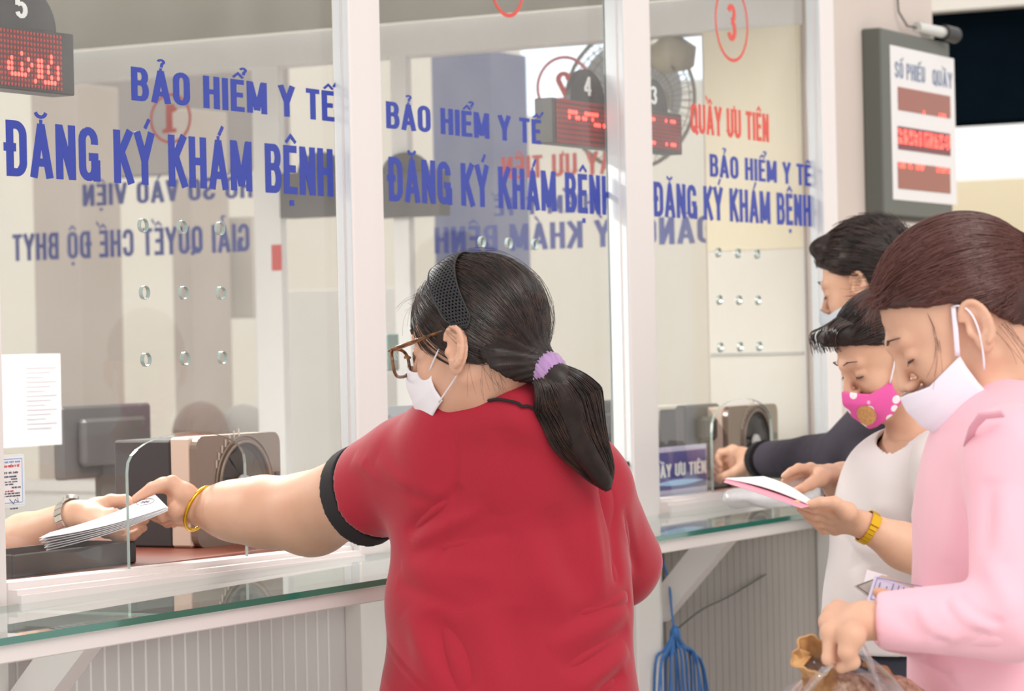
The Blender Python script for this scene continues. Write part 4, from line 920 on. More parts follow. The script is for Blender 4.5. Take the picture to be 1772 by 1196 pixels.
# ------------------------------------------------------------------ the other people
def person(label, hd, nb, sh, arms, torso, hip, fwd, skin, shirt, pants, sleeve, cuff_r, hands=(), sleeve_lo=1.0, hem=.78, neck_r=.07, hole=None, fine=.0024, foldl=(), h=.006, arm_r=(.050, .042, .040, .028), neckw=.05, shcap=(.06, .07), extra=None, seat=None):
    """sh: two shoulders; arms: two (elbow, wrist); sleeve: how far along the arm the cloth goes (0..2, 2 = to the wrist)"""
    root = thing('person', label, 'person', (torso[0][0][0], torso[0][0][1], 0)); B = Sol(); add_head(B, hd)
    B.cap(hd.p(-.028, 0, -.03), nb, neckw, neckw + .008, .03)
    RT = rot_from(np.cross(np.asarray(fwd), UPV))
    for c, r in torso: B.ell(c, np.array(r) * .84, RT, .04)
    for i in (0, 1):
        el, wr = arms[i]; B.cap(nb, sh[i], .045, .05, .04); B.chain([sh[i], el, el * .45 + wr * .55, wr], arm_r, .02)
    fin = []
    for w, f, t, kk in hands: add_hand_w(B, w, None, f, t, kk); fin.append((*box_of([q for ff in f for q in ff] + list(t) + [w], .03), fine))
    sd = np.cross(np.asarray(fwd, float), UPV); sd /= np.linalg.norm(sd); hips = (hip - sd * .09, hip + sd * .09)
    lg = add_legs if not seat else (lambda S__, a, b, z=.09, r=None: [S__.chain([q, q + np.asarray(fwd) / np.linalg.norm(fwd) * .40, (q + np.asarray(fwd) / np.linalg.norm(fwd) * .42) * (1, 1, 0) + (0, 0, z)], r, .02) for q in (a, b)])
    lg(B, *hips, r=(.07, .05, .035)); H = np.array([hd.p(x, y, z) for x in (-.03, .13) for y in (-.1, .1) for z in (-.12, .13)])
    put('body', multi_mesh(B, h, fin + [(H.min(0), H.max(0), .0028)]), skin, root)
    T = Sol(); 
    for c, r in torso: T.ell(c, r, RT, .04)
    for i in (0, 1):
        el, wr = arms[i]; T.cap(nb - UPV * .02, sh[i], shcap[0], shcap[1], .04); s_ = sleeve[i]
        if s_ <= 1: T.cap(sh[i], sh[i] + (el - sh[i]) * s_, shcap[1], cuff_r[i], .02); pc, pn = sh[i] + (el - sh[i]) * s_, (el - sh[i])
        else:
            e = el + (wr - el) * (s_ - 1); rr = .5 * (shcap[1] + cuff_r[i]) if s_ > 1.2 else cuff_r[i]; T.cap(sh[i], el, shcap[1], rr, .02); T.cap(el, e, rr, cuff_r[i], .012); pc, pn = e, wr - el
        if i == 0: planes = []
        planes.append((pc, pn / np.linalg.norm(pn), cuff_r[i] * 1.0))
    if extra: extra(T)
    ht, hb = hole if hole else (hd.p(-.02, 0, -.05), nb); d = ht - hb
    def pf(vol, ax):
        x = ax[0][:, None, None]; y = ax[1][None, :, None]; z = ax[2][None, None, :]; v = vol; outer = vol
        for pc, pn, rr in planes:
            D = (x - pc[0]) * pn[0] + (y - pc[1]) * pn[1] + (z - pc[2]) * pn[2]; near = np.sqrt((x - pc[0]) ** 2 + (y - pc[1]) ** 2 + (z - pc[2]) ** 2) - rr * 1.35
            v = np.maximum(v, np.minimum(D, -near))
        v = np.maximum(v, hem - z); t = np.clip(((x - hb[0]) * d[0] + (y - hb[1]) * d[1] + (z - hb[2]) * d[2]) / (d @ d), -.5, 3)
        D = np.sqrt((x - hb[0] - t * d[0]) ** 2 + (y - hb[1] - t * d[1]) ** 2 + (z - hb[2] - t * d[2]) ** 2) - neck_r
        v = np.maximum(v, -D); return np.maximum(v, -(outer + .009)).astype(np.float32)
    V, F = T.mesh(.0042, post=pf); V = relax(V, F, 4, .5)
    if foldl:
        W_ = V - CAM; fl = []
        def on(q):
            v = q - CAM; v = v / np.linalg.norm(v); t = W_ @ v; dd = np.linalg.norm(W_ - t[:, None] * v, axis=1); c = np.where(dd < .010)[0]; return V[c[np.argmin(t[c])]] if len(c) else q
        for f in foldl: fl.append((on(f[0]), on(f[1]), *f[2:]))
        V = folds(V, F, fl)
    V = crumple(V, F, .0014, 40, 5)
    put('shirt', (V, F), shirt, root)
    L = Sol(); L.ell(hip + UPV * .04, (.16, .12, .15), RT, .03); lg(L, *hips, z=.06, r=(.09, .07, .055)); put('trousers', L.mesh(.010), pants, root); shoes(root, hips if not seat else [q + np.asarray(fwd) / np.linalg.norm(fwd) * .42 for q in hips], fwd, m_sole)
    return root
def hair_cap(root, hd, hc, hr, zl, tie=None, lumps=(), m=m_hair, ms=m_strand, n=1500, seed=2, sr=.0007, h=.004, lift=(.995, 1.025), start_filter=None, name='hair', tiew=(.05, .025), wob=.01, m_=14):
    zx, zz = zl; Hs = Sol(); Hs.ell(hd.p(*hc), np.array(hr) * hd.k, hd.R, .01)
    if tie is not None: Hs.cap(hd.p(-.07, 0, .0), hd.p(tie), tiew[0], tiew[1], .03)
    for c, r in lumps: Hs.ell(hd.p(*c), np.array(r) * hd.k, hd.R, .02)
    Ri = hd.R.T
    def hp(vol, ax):
        x = ax[0][:, None, None] - hd.O[0]; y = ax[1][None, :, None] - hd.O[1]; z = ax[2][None, None, :] - hd.O[2]
        u = (Ri[0, 0] * x + Ri[0, 1] * y + Ri[0, 2] * z) / hd.k; w = (Ri[2, 0] * x + Ri[2, 1] * y + Ri[2, 2] * z) / hd.k
        return np.maximum(vol, (np.interp(u, zx, zz) - w) * .7 * hd.k).astype(np.float32)
    V, F = Hs.mesh(h, post=hp); V = relax(V, F, 3, .5); N = vnormals(V, F); lv = (V - hd.O) @ hd.R / hd.k; ang = np.arctan2(lv[:, 2], lv[:, 1]); V = V + N * (np.sin(ang * 50 + lv[:, 0] * 40) * .0005 + np.sin(ang * 21) * .0007)[:, None]
    hair = put(name, (V, F), m, root); rg = np.random.default_rng(seed); st = []
    while len(st) < n:
        d = rg.normal(size=3); d /= np.linalg.norm(d); q = np.array(hc) + d / np.linalg.norm(d / np.array(hr))
        if q[2] > np.interp(q[0], zx, zz) + .003 and (tie is None or q[0] > -.05 or rg.random() < .35): st.append(d)
    return hair, st
# --- pink top, cloth mask
def woman_pink():
    Z = 3.7; hd = Fr(P(1667, 566, Z), rot_from(camdir(-.84, .03, -.545), UPV), .98)
    nb = P(1745, 715, 3.72); shN, shF = P(1765, 800, 3.54), P(1745, 800, 3.88)
    elN, wrN = P(1752, 1072, 3.47), P(1500, 1074, 3.50); elF, wrF = P(1690, 1100, 3.85), P(1572, 1084, 3.64)
    f = RGT * -1.0
    FI = [[P(1437, 1094, 3.475), P(1434, 1140, 3.47), P(1455, 1152, 3.50), P(1470, 1145, 3.53)], [P(1435, 1076, 3.50), P(1441, 1128, 3.50), P(1459, 1146, 3.53), P(1471, 1138, 3.555)],
          [P(1441, 1063, 3.525), P(1448, 1120, 3.53), P(1463, 1138, 3.555), P(1475, 1130, 3.57)], [P(1451, 1054, 3.545), P(1457, 1105, 3.555), P(1469, 1122, 3.57), P(1479, 1115, 3.58)]]
    TH = [P(1474, 1100, 3.455), P(1466, 1128, 3.45), P(1476, 1146, 3.455), P(1456, 1156, 3.465)]
    FR = [[P(1536, 1050, 3.66), P(1522, 1048, 3.65), P(1512, 1050, 3.65), P(1505, 1056, 3.65)]] + [[P(1536, 1048 + i * 8, 3.67 + i * .01), P(1518, 1046 + i * 8, 3.66 + i * .01), P(1512, 1052 + i * 8, 3.66 + i * .01), P(1505, 1056 + i * 8, 3.66 + i * .01)] for i in (1, 2, 3)]
    TR = [P(1556, 1056, 3.62), P(1545, 1042, 3.615), P(1531, 1031, 3.615), P(1518, 1025, 3.615)]
    m_pink = mat('pink_cotton', (242, 186, 200), .85, sheen=.3, bump=(350, .15, .001))
    fo = [(P(1568, 1045, 3.5), P(1640, 1125, 3.5), .006, -.009, RGT * -.012), (P(1578, 1035, 3.5), P(1660, 1125, 3.5), .009, .006, RGT * -.012), (P(1628, 1025, 3.5), P(1700, 1112, 3.5), .006, -.009, RGT * -.012), (P(1642, 1020, 3.5), P(1716, 1105, 3.5), .009, .007, RGT * -.012), (P(1652, 1012, 3.5), P(1735, 1095, 3.5), .006, -.011, RGT * -.012),
          (P(1540, 1040, 3.5), P(1600, 1120, 3.5), .010, -.004), (P(1690, 960, 3.5), P(1765, 1060, 3.5), .014, .006), (P(1700, 820, 3.5), P(1690, 960, 3.5), .014, -.007), (P(1720, 830, 3.5), P(1730, 960, 3.5), .02, .005),
          (P(1640, 820, 3.6), P(1630, 980, 3.6), .018, .004), (P(1500, 1035, 3.5), P(1510, 1118, 3.5), .006, -.0018), (P(1620, 1140, 3.6), P(1760, 1120, 3.6), .02, -.006), (P(1650, 1150, 3.6), P(1640, 1190, 3.6), .015, .005)]
    r = person('person in a long-sleeved pink top and plain white cloth mask holding a plastic bag', hd, nb, (shN, shF), ((elN, wrN), (elF, wrF)),
               [(P(1722, 880, 3.71), (.165, .098, .17)), (P(1722, 1060, 3.71), (.165, .100, .24)), (P(1722, 1200, 3.71), (.17, .108, .2))], P(1730, 1380, 3.72), f, skin_b, m_pink, m_jean, (1.93, 2.22), (.0345, .034),
               hands=[(P(1492, 1074, 3.50), FI, TH, .88), (wrF, FR, TR, .8)], hem=.70, neck_r=.058, hole=(hd.p(-.03, 0, -.06), P(1738, 750, 3.73)), foldl=fo, shcap=(.062, .066), arm_r=(.046, .034, .027, .024), neckw=.048,
               extra=lambda T: (T.cap(P(1752, 712, 3.72), P(1760, 780, 3.72), .066, .08, .04)))
    # collar tab
    mb = MB(); mb.tube([P(1672, 772, 3.54), P(1684, 740, 3.505), P(1700, 720, 3.49), P(1735, 716, 3.48)], [.004, .006, .009, .009], 10, flat=.35); mb.build('collar_tab', mat('rose_cotton', (228, 168, 184), .85), r, smooth=True)
    m_bh, m_bs = mat('auburn_hair', (54, 26, 24), .4, var=(50, .3, (74, 40, 34))), mat('auburn_strand', (96, 52, 44), .32, spec=.6)
    zl = ([-.2, -.08, -.05, -.025, .0, .03, .06, .1], [-.07, -.055, -.03, .012, .036, .050, .070, .092]); hc, hr = (-.016, 0, .044), (.112, .088, .100); tie = np.array((-.16, 0, .0))
    hair, st = hair_cap(r, hd, hc, hr, zl, tie, m=m_bh, n=2600, lumps=(((-.15, 0, .0), (.05, .055, .05)),))
    S1 = strand_mesh(scalp_strands(hd, hc, hr, st, tie, lift=(.997, 1.03), wob=.012, seed=8, m=16), .0007, .0004); rg = np.random.default_rng(9); wl = []
    for i in range(120):
        a = np.array((.078, rg.uniform(-.03, .05), rg.uniform(.075, .105))); b = a + np.array((rg.uniform(.005, .03), rg.uniform(-.01, .01), rg.uniform(-.035, .03))); wl.append(bezier([hd.p(a - (.03, 0, -.005)), hd.p(a + (.01, 0, .012)), hd.p(b)], 9))
    for i in range(10):
        y = rg.uniform(.056, .072); a = np.array((.035, y, .045)); b = np.array((rg.uniform(.065, .085), y - .01, rg.uniform(-.055, -.02))); wl.append(bezier([hd.p(a), hd.p(np.array((.035 + rg.uniform(0, .008), y + .008, -.0))), hd.p(b)], 9))
    for i in range(10):
        a = np.array((-.03 + rg.uniform(-.015, .012), .066, -.02)); b = a + np.array((rg.uniform(-.01, .01), 0.0, rg.uniform(-.09, -.05))); wl.append(bezier([hd.p(a), hd.p((a + b) / 2 + np.array((rg.uniform(-.01, .01), .004, 0))), hd.p(b)], 9))
    put('hair_strands', join(S1, strand_mesh(np.array(wl), .00034, .00018)), m_bs, hair)
    face_bits(r, hd, m_bh, closed=True)
    m_mask = mat('white_cloth_mask', (240, 232, 244), .85, bump=(300, .15, .001))
    VF = mask_sheet(hd, (-.030, -.030, -.036, -.024), (-.112, -.110, -.098, -.094), 1.30, (.117, .120, .116, .098), .070, nose=.002); mk = put('face_mask', VF, m_mask, r)
    for s_ in (1, -1):
        mb = MB(); t0 = hd.p(.004, s_ * .080, .034)
        mb.tube(bezier([hd.p(.034, s_ * .070, -.022), hd.p(.018, s_ * .082, .008), t0], 10), .0034, 8, flat=.35); mb.tube(bezier([t0, hd.p(-.022, s_ * .092, .026), hd.p(-.004, s_ * .090, -.02), hd.p(.016, s_ * .075, -.055)], 14), .0034, 8, flat=.4)
        mb.build('ear_loop', m_mask, mk, smooth=True)
    return r
def face_bits(r, hd, mh, closed=False, brow=True):
    m_l = mat('lash', (24, 18, 18), .5)
    for s_ in (1, -1):
        mb = MB(); mb.tube([hd.p(.0965, s_ * .014, .036), hd.p(.0935, s_ * .030, .041), hd.p(.0805, s_ * .047, .037)], [.0014, .0026, .0010], 7, flat=.5); mb.build('eyebrow', mh, r, smooth=True)
        mb = MB(); pts = [hd.p(.0755 + .0126 * math.cos(a) * .98, s_ * (.031 + .0148 * math.sin(a)), .0045 - .0012 * math.cos(a)) for a in np.linspace(-1.1, 1.15, 9)]
        mb.tube(pts, [.0005, .0010, .0013, .0015, .0016, .0016, .0015, .0011, .0005], 6)
        for k in range(2, 9): c = pts[k]; mb.tube([c, c + (hd.R @ np.array((.0045, s_ * .0015, -.0035)))], [.0004, .0001], 4)
        mb.build('eyelashes', m_l, r)
woman_pink()
# --- white tee, cartoon-print pink mask (print left plain)
def woman_tee():
    hd = Fr(P(1534, 622, 5.5), rot_from(camdir(-.84, -.30, -.44), UPV), .95)
    nb = P(1592, 762, 5.52); shN, shF = P(1640, 812, 5.38), P(1535, 818, 5.68); elN, wrN = P(1640, 985, 5.28), P(1500, 912, 5.25); elF, wrF = P(1492, 850, 5.80), P(1436, 826, 5.68)
    z = 5.2
    FI = [[P(1436, 884, 5.22), P(1408, 880, z), P(1392, 876, z), P(1379, 871, z)], [P(1434, 895, 5.24), P(1410, 893, 5.22), P(1396, 888, 5.22), P(1384, 881, 5.22)],
          [P(1438, 906, 5.26), P(1416, 906, 5.245), P(1404, 899, 5.245), P(1394, 891, 5.24)], [P(1445, 915, 5.28), P(1426, 918, 5.27), P(1415, 911, 5.27), P(1406, 903, 5.26)]]
    TH = [P(1466, 886, 5.2), P(1444, 870, 5.18), P(1420, 869, 5.18), P(1402, 873, 5.18)]
    FR = [[P(1403, 812 + 7 * i, 5.64 + .02 * i), P(1382, 810 + 9 * i, 5.62 + .02 * i), P(1368, 816 + 9 * i, 5.61 + .02 * i), P(1357, 824 + 8 * i, 5.61 + .02 * i)] for i in range(4)]
    TR = [P(1420, 826, 5.62), P(1402, 838, 5.6), P(1388, 846, 5.59), P(1376, 850, 5.59)]
    m_tee = mat('white_tee', (216, 208, 208), .85, sheen=.2, bump=(350, .15, .001)); f = RGT * -.95 - FWD * .25
    fo = [(P(1500, 870, 5.4), P(1600, 900, 5.4), .02, .007), (P(1480, 900, 5.4), P(1590, 930, 5.4), .02, -.006), (P(1460, 950, 5.4), P(1570, 960, 5.4), .02, .006), (P(1590, 820, 5.3), P(1580, 900, 5.3), .012, -.008), (P(1470, 980, 5.4), P(1500, 1100, 5.4), .02, .006), (P(1500, 980, 5.4), P(1540, 1100, 5.4), .02, -.006)]
    r = person('person in white tee and pink printed mask reading a booklet at the far window', hd, nb, (shN, shF), ((elN, wrN), (elF, wrF)),
               [(P(1548, 880, 5.55), (.155, .105, .15)), (P(1535, 1010, 5.55), (.155, .105, .22)), (P(1530, 1110, 5.55), (.165, .112, .2))], P(1545, 1205, 5.55), f, skin_b, m_tee, m_jean, (.62, .6), (.062, .06),
               hands=[(P(1488, 906, 5.25), FI, TH, .95), (wrF, FR, TR, .95)], hem=.852, neck_r=.063, hole=(hd.p(-.01, 0, -.06), P(1578, 780, 5.5)), foldl=fo, arm_r=(.048, .042, .040, .027), shcap=(.055, .062), neckw=.046)
    zl = ([-.2, -.08, -.05, -.025, .0, .03, .06, .1], [-.07, -.055, -.03, .012, .034, .046, .062, .080]); hc, hr = (-.016, 0, .044), (.110, .086, .098); tie = np.array((-.14, 0, .02))
    hair, st = hair_cap(r, hd, hc, hr, zl, tie, n=1200, seed=12, h=.005, lumps=(((.075, -.01, .095), (.032, .05, .022)),))
    rg = np.random.default_rng(5); wl = []
    for i in range(90):
        y = rg.uniform(-.07, .05); a = np.array((.055, y, .125 - abs(y) * .35)); b = np.array((rg.uniform(.090, .108), y - rg.uniform(.0, .02), rg.uniform(.064, .090))); wl.append(bezier([hd.p(a), hd.p((.105, y, .125)), hd.p(b)], 10))
    put('hair_strands', join(strand_mesh(scalp_strands(hd, hc, hr, st, tie, seed=14), .0009, .0005), strand_mesh(np.array(wl), .0012, .0005)), m_strand, hair)
    face_bits(r, hd, m_hair)
    ax_ = (wrN - elN) / np.linalg.norm(wrN - elN); u = np.cross(ax_, UPV); u /= np.linalg.norm(u); v = np.cross(u, ax_); c = wrN - ax_ * .002; w = thing('wristwatch', 'gold link watch on the wrist holding the pink booklet', 'watch', c); m_g = mat('gold', (226, 176, 50), .22, 1.0)
    mb = MB()
    for k in range(22):
        a = 2 * math.pi * k / 22; d = u * math.cos(a) + v * math.sin(a); t = -u * math.sin(a) + v * math.cos(a); mb.obox(c + d * .0305, ax_ * .0075, t * .0040, d * .0015, .0005)
    mb.build('bracelet_links', m_g, w)
    d = -FWD * .8 + UPV * .5; d = d - ax_ * (d @ ax_); d /= np.linalg.norm(d); t = np.cross(ax_, d); mb = MB(); mb.obox(c + d * .033, ax_ * .009, t * .011, d * .0025, .001); mb.build('watch_case', m_g, w)
    # printed mask: pink with white loops and a tan patch, all in the cloth's own pattern
    m = mat('pink_print_mask', (232, 92, 168), .8); nt = m.node_tree; b = nt.nodes['Principled BSDF']; tc = nt.nodes.new('ShaderNodeTexCoord'); vo = nt.nodes.new('ShaderNodeTexVoronoi'); vo.inputs['Scale'].default_value = 42
    nt.links.new(tc.outputs['Object'], vo.inputs['Vector']); cr_ = nt.nodes.new('ShaderNodeValToRGB'); e = cr_.color_ramp.elements; e[0].position = .0; e[0].color = rgb(244, 236, 240); e[1].position = .33; e[1].color = rgb(244, 236, 240)
    n1 = e.new(.38); n1.color = rgb(232, 92, 168); n2 = e.new(1.0); n2.color = rgb(232, 92, 168); nt.links.new(vo.outputs['Distance'], cr_.inputs[0]); nt.links.new(cr_.outputs[0], b.inputs['Base Color'])
    mk = put('face_mask', mask_sheet(hd, (-.012, -.018, -.034, -.028), (-.106, -.104, -.094, -.074), 1.22, (.112, .121, .116, .096), .068, nose=.004), m, r)
    fb = MB(); 
    def fm(a, zc, rx, rz, o): return lambda i, j: (lambda t, q: hd.p(((.1195 if zc < -.05 else .12) + o) * math.cos(a + q * rx * math.cos(t)), (.068 + o) * math.sin(a + q * rx * math.cos(t)), zc + q * rz * math.sin(t)))(i * 2 * math.pi, j)
    fb.grid(fm(.50, -.070, .23, .021, .0035), 20, 4); fb.build('mask_patch', mat('tan_print', (206, 152, 96), .8, var=(200, .3)), mk, smooth=True)
    for s_ in (1, -1):
        mb = MB(); t0 = hd.p(.002, s_ * .078, .030); t1 = hd.p(-.004, s_ * .076, -.034); mb.tube(bezier([hd.p(.045, s_ * .066, -.030), hd.p(.02, s_ * .078, .005), t0], 10), .0018, 6); mb.tube(bezier([hd.p(.038, s_ * .068, -.07), hd.p(.012, s_ * .075, -.05), t1], 10), .0018, 6)
        mb.tube(bezier([t0, hd.p(-.03, s_ * .085, .015), hd.p(-.026, s_ * .084, -.02), t1], 10), .0014, 6); mb.build('ear_loop', mat('white_elastic', (236, 230, 236), .7), mk, smooth=True)
    return r
woman_tee()
# --- man in dark jacket
def man():
    hd = Fr(P(1503, 498, 6.35), rot_from(camdir(-.84, .42, -.26), UPV), 1.04)
    nb = P(1560, 620, 6.38); shN, shF = P(1560, 690, 6.20), P(1530, 690, 6.55); elN, wrN = P(1455, 790, 6.45), P(1312, 796, 6.86); elF, wrF = P(1490, 850, 6.75), P(1440, 850, 6.9)
    f = -RGT * .85 + FWD * .5
    FI = [[P(1268, 780 + 11 * i, 6.92 + .012 * i), P(1248, 784 + 12 * i, 6.93 + .012 * i), P(1240, 796 + 11 * i, 6.93), P(1246, 806 + 9 * i, 6.92)] for i in range(4)]; TH = [P(1290, 806, 6.86), P(1272, 818, 6.86), P(1256, 824, 6.87), P(1244, 828, 6.88)]
    m_j = mat('dark_jacket', (62, 56, 68), .85, bump=(200, .2, .001))
    r = person('person in a dark jacket with short black hair reaching through the far window', hd, nb, (shN, shF), ((elN, wrN), (elF, wrF)),
               [(P(1565, 800, 6.4), (.18, .11, .18)), (P(1565, 960, 6.4), (.17, .11, .24)), (P(1565, 1080, 6.4), (.17, .115, .2))], P(1565, 1200, 6.4), f, skin_b, m_j, m_jean, (1.86, 1.86), (.043, .043),
               hands=[(P(1300, 794, 6.87), FI, TH, 1.1)], hem=.75, neck_r=.066, foldl=[(P(1340, 770, 6.7), P(1360, 825, 6.7), .014, .003), (P(1390, 765, 6.6), P(1410, 830, 6.6), .016, -.003), (P(1430, 760, 6.5), P(1440, 830, 6.5), .016, .006)], arm_r=(.052, .040, .034, .029), shcap=(.06, .07), neckw=.056)
    zl = ([-.2, -.09, -.06, -.03, .0, .03, .06, .1], [-.05, -.045, -.03, .0, .028, .034, .058, .078]); hc, hr = (-.014, 0, .046), (.112, .088, .102)
    hair, st = hair_cap(r, hd, hc, hr, zl, None, n=900, seed=22, h=.005, lumps=(((.06, 0, .11), (.04, .06, .025)),))
    rg = np.random.default_rng(7); wl = []
    for d in st:
        q = d / np.linalg.norm(d / np.array(hr)); a = np.array(hc) + q; t = np.cross(np.cross(d, (1, 0, .6)), d); t = t / (np.linalg.norm(t) + 1e-6); b = a + t * rg.uniform(.02, .045) + d * rg.uniform(.0, .010) - np.array((0, 0, .006)); wl.append(bezier([hd.p(a - t * .01), hd.p((a + b) / 2 + d * .008), hd.p(b)], 6))
    put('hair_strands', strand_mesh(np.array(wl), .0012, .0004), m_strand, hair); face_bits(r, hd, m_hair)
    mk = put('face_mask', mask_sheet(hd, (-.012, -.018, -.034, -.028), (-.106, -.104, -.094, -.074), 1.2, (.112, .121, .116, .096), .068, nose=.004), mat('pale_mask', (206, 214, 222), .8), r)
    ax_ = (wrN - elN) / np.linalg.norm(wrN - elN); mb = MB(); c = wrN - ax_ * .035; mb.lathe(c - ax_ * .012, ax_, [(0, .028), (0, .0465), (.03, .045), (.03, .028)], 24)
    mb.build('jacket_cuff', mat('black_cuff', (24, 22, 26), .8), r, smooth=.6); return r
man()
# --- clerk behind the glass
def clerk():
    hd = Fr(P(-215, 540, 5.6), rot_from(camdir(.75, -.35, -.30), UPV), .98)
    nb = P(-245, 665, 5.62); shN, shF = P(-170, 745, 5.50), P(-330, 730, 5.75); elN, wrN = P(-55, 985, 5.22), P(128, 894, 5.05); elF, wrF = P(-330, 980, 5.6), P(-180, 1000, 5.3)
    FI = [[P(196, 893, 5.02), P(222, 900, 5.01), P(240, 903, 5.0), P(252, 900, 5.0)], [P(194, 903, 5.01), P(220, 913, 5.0), P(238, 918, 4.995), P(248, 914, 4.995)],
          [P(190, 912, 5.0), P(212, 924, 4.99), P(228, 928, 4.985), P(238, 922, 4.985)], [P(184, 918, 4.99), P(202, 930, 4.985), P(216, 933, 4.98), P(224, 927, 4.98)]]
    TH = [P(168, 880, 5.06), P(192, 868, 5.06), P(216, 866, 5.05), P(236, 874, 5.04)]
    f = RGT * .8 - FWD * .5
    r = person('clerk behind the counter glass, bare forearm with a silver watch taking the papers', hd, nb, (shN, shF), ((elN, wrN), (elF, wrF)),
               [(P(-245, 800, 5.62), (.17, .11, .18)), (P(-245, 980, 5.62), (.165, .11, .24))], P(-245, 1120, 5.62), f, skin_b, mat('pale_blue_blouse', (196, 208, 226), .8), m_jean, (.75, .75), (.062, .06),
               hands=[(P(136, 892, 5.05), FI, TH, 1.05)], hem=.72, arm_r=(.050, .050, .046, .028), shcap=(.055, .062), neckw=.048)
    zl = ([-.2, -.08, -.05, -.025, .0, .03, .06, .1], [-.07, -.055, -.03, .012, .034, .046, .062, .080]); hc, hr = (-.016, 0, .044), (.110, .086, .098); tie = np.array((-.14, 0, .0))
    hair, st = hair_cap(r, hd, hc, hr, zl, tie, n=400, seed=32, h=.006); put('hair_strands', strand_mesh(scalp_strands(hd, hc, hr, st, tie, seed=34), .001, .0005), m_strand, hair); face_bits(r, hd, m_hair)
    # steel watch
    ax_ = (wrN - elN) / np.linalg.norm(wrN - elN); u = np.cross(ax_, UPV); u /= np.linalg.norm(u); v = np.cross(u, ax_); c = wrN - ax_ * .006; w = thing('wristwatch', 'silver steel bracelet watch on the clerk\'s wrist behind the glass', 'watch', c); m_st = mat('steel', (206, 204, 200), .25, 1.0)
    mb = MB()
    for k in range(18):
        a = 2 * math.pi * k / 18; d = u * math.cos(a) + v * math.sin(a); t = -u * math.sin(a) + v * math.cos(a); mb.obox(c + d * .0325, ax_ * .0085, t * .0052, d * .0016, .0006)
    mb.build('bracelet_links', m_st, w)
    mb = MB(); d = (u * -.25 + v * 1.0); d /= np.linalg.norm(d); mb.lathe(c + d * .031, d, [(0, .002), (0, .015), (.006, .015), (.008, .0125), (.008, .001)], 28); mb.build('watch_case', m_st, w, smooth=.5)
    return r
clerk()

# --- people waiting beyond the far glass
def waiting(px, crown, Z, label, shirt, hairm, seed):
    k = .98; c = P(px, crown, Z); hd = Fr(c - UPV * .138, rot_from(camdir(-.3, -.8, -.25), UPV), k); f = camdir(-.35, -.93, 0); sd = np.cross(f, UPV)
    b = hd.O * (1, 1, 0) - f * .02; at = lambda s_, h, q=0: b + sd * s_ + f * q + UPV * h; t = hd.O[2]
    sh = (at(-.18, t - .24), at(.18, t - .24)); arms = ((at(-.24, t - .48, .05), at(-.12, t - .52, .28)), (at(.24, t - .48, .05), at(.12, t - .52, .28)))
    hip = at(0, .52)
    r = person(label, hd, at(0, t - .16), sh, arms, [(at(0, t - .36), (.165, .10, .15)), (at(0, t - .52), (.16, .11, .16)), (at(0, .58), (.17, .12, .12))], hip, f, skin_b, shirt, m_jean, (.8, .8), (.055, .055), hem=.46, h=.009, seat=True)
    zl = ([-.2, -.08, -.05, -.025, .0, .03, .06, .1], [-.07, -.055, -.03, .012, .034, .046, .062, .080]); hair_cap(r, hd, (-.014, 0, .044), (.110, .086, .098), zl, None, m=hairm, n=2, h=.006)
    return at(0, 0)
q1 = waiting(345, 697, 9.3, 'seated person with brown hair beyond the far glass, over the box fan', mat('tan_shirt', (190, 160, 140), .85), mat('brown_hair2', (142, 112, 96), .5), 41)
q2 = waiting(418, 702, 9.45, 'seated person with grey hair beyond the far glass, right of the brown-haired one', mat('pale_shirt', (216, 208, 206), .85), mat('grey_hair2', (178, 172, 166), .6), 42)
bn = thing('waiting_bench', 'long grey waiting bench beyond the far glass under the seated people', 'bench', ((q1 + q2) / 2)); d = (q2 - q1); d /= np.linalg.norm(d); w_ = np.cross(d, UPV); cc = (q1 + q2) / 2
mb = MB(); mb.obox(cc + UPV * .405, d * .42, w_ * .22, UPV * .02, .005); mb.build('seat', mat('bench_grey', (150, 152, 156), .5), bn)
for s_ in (-.36, .36):
    mb = MB(); mb.obox(cc + d * s_ + UPV * .192, d * .02, w_ * .18, UPV * .192, .003); mb.build('leg', mat('bench_grey', (150, 152, 156), .5), bn)
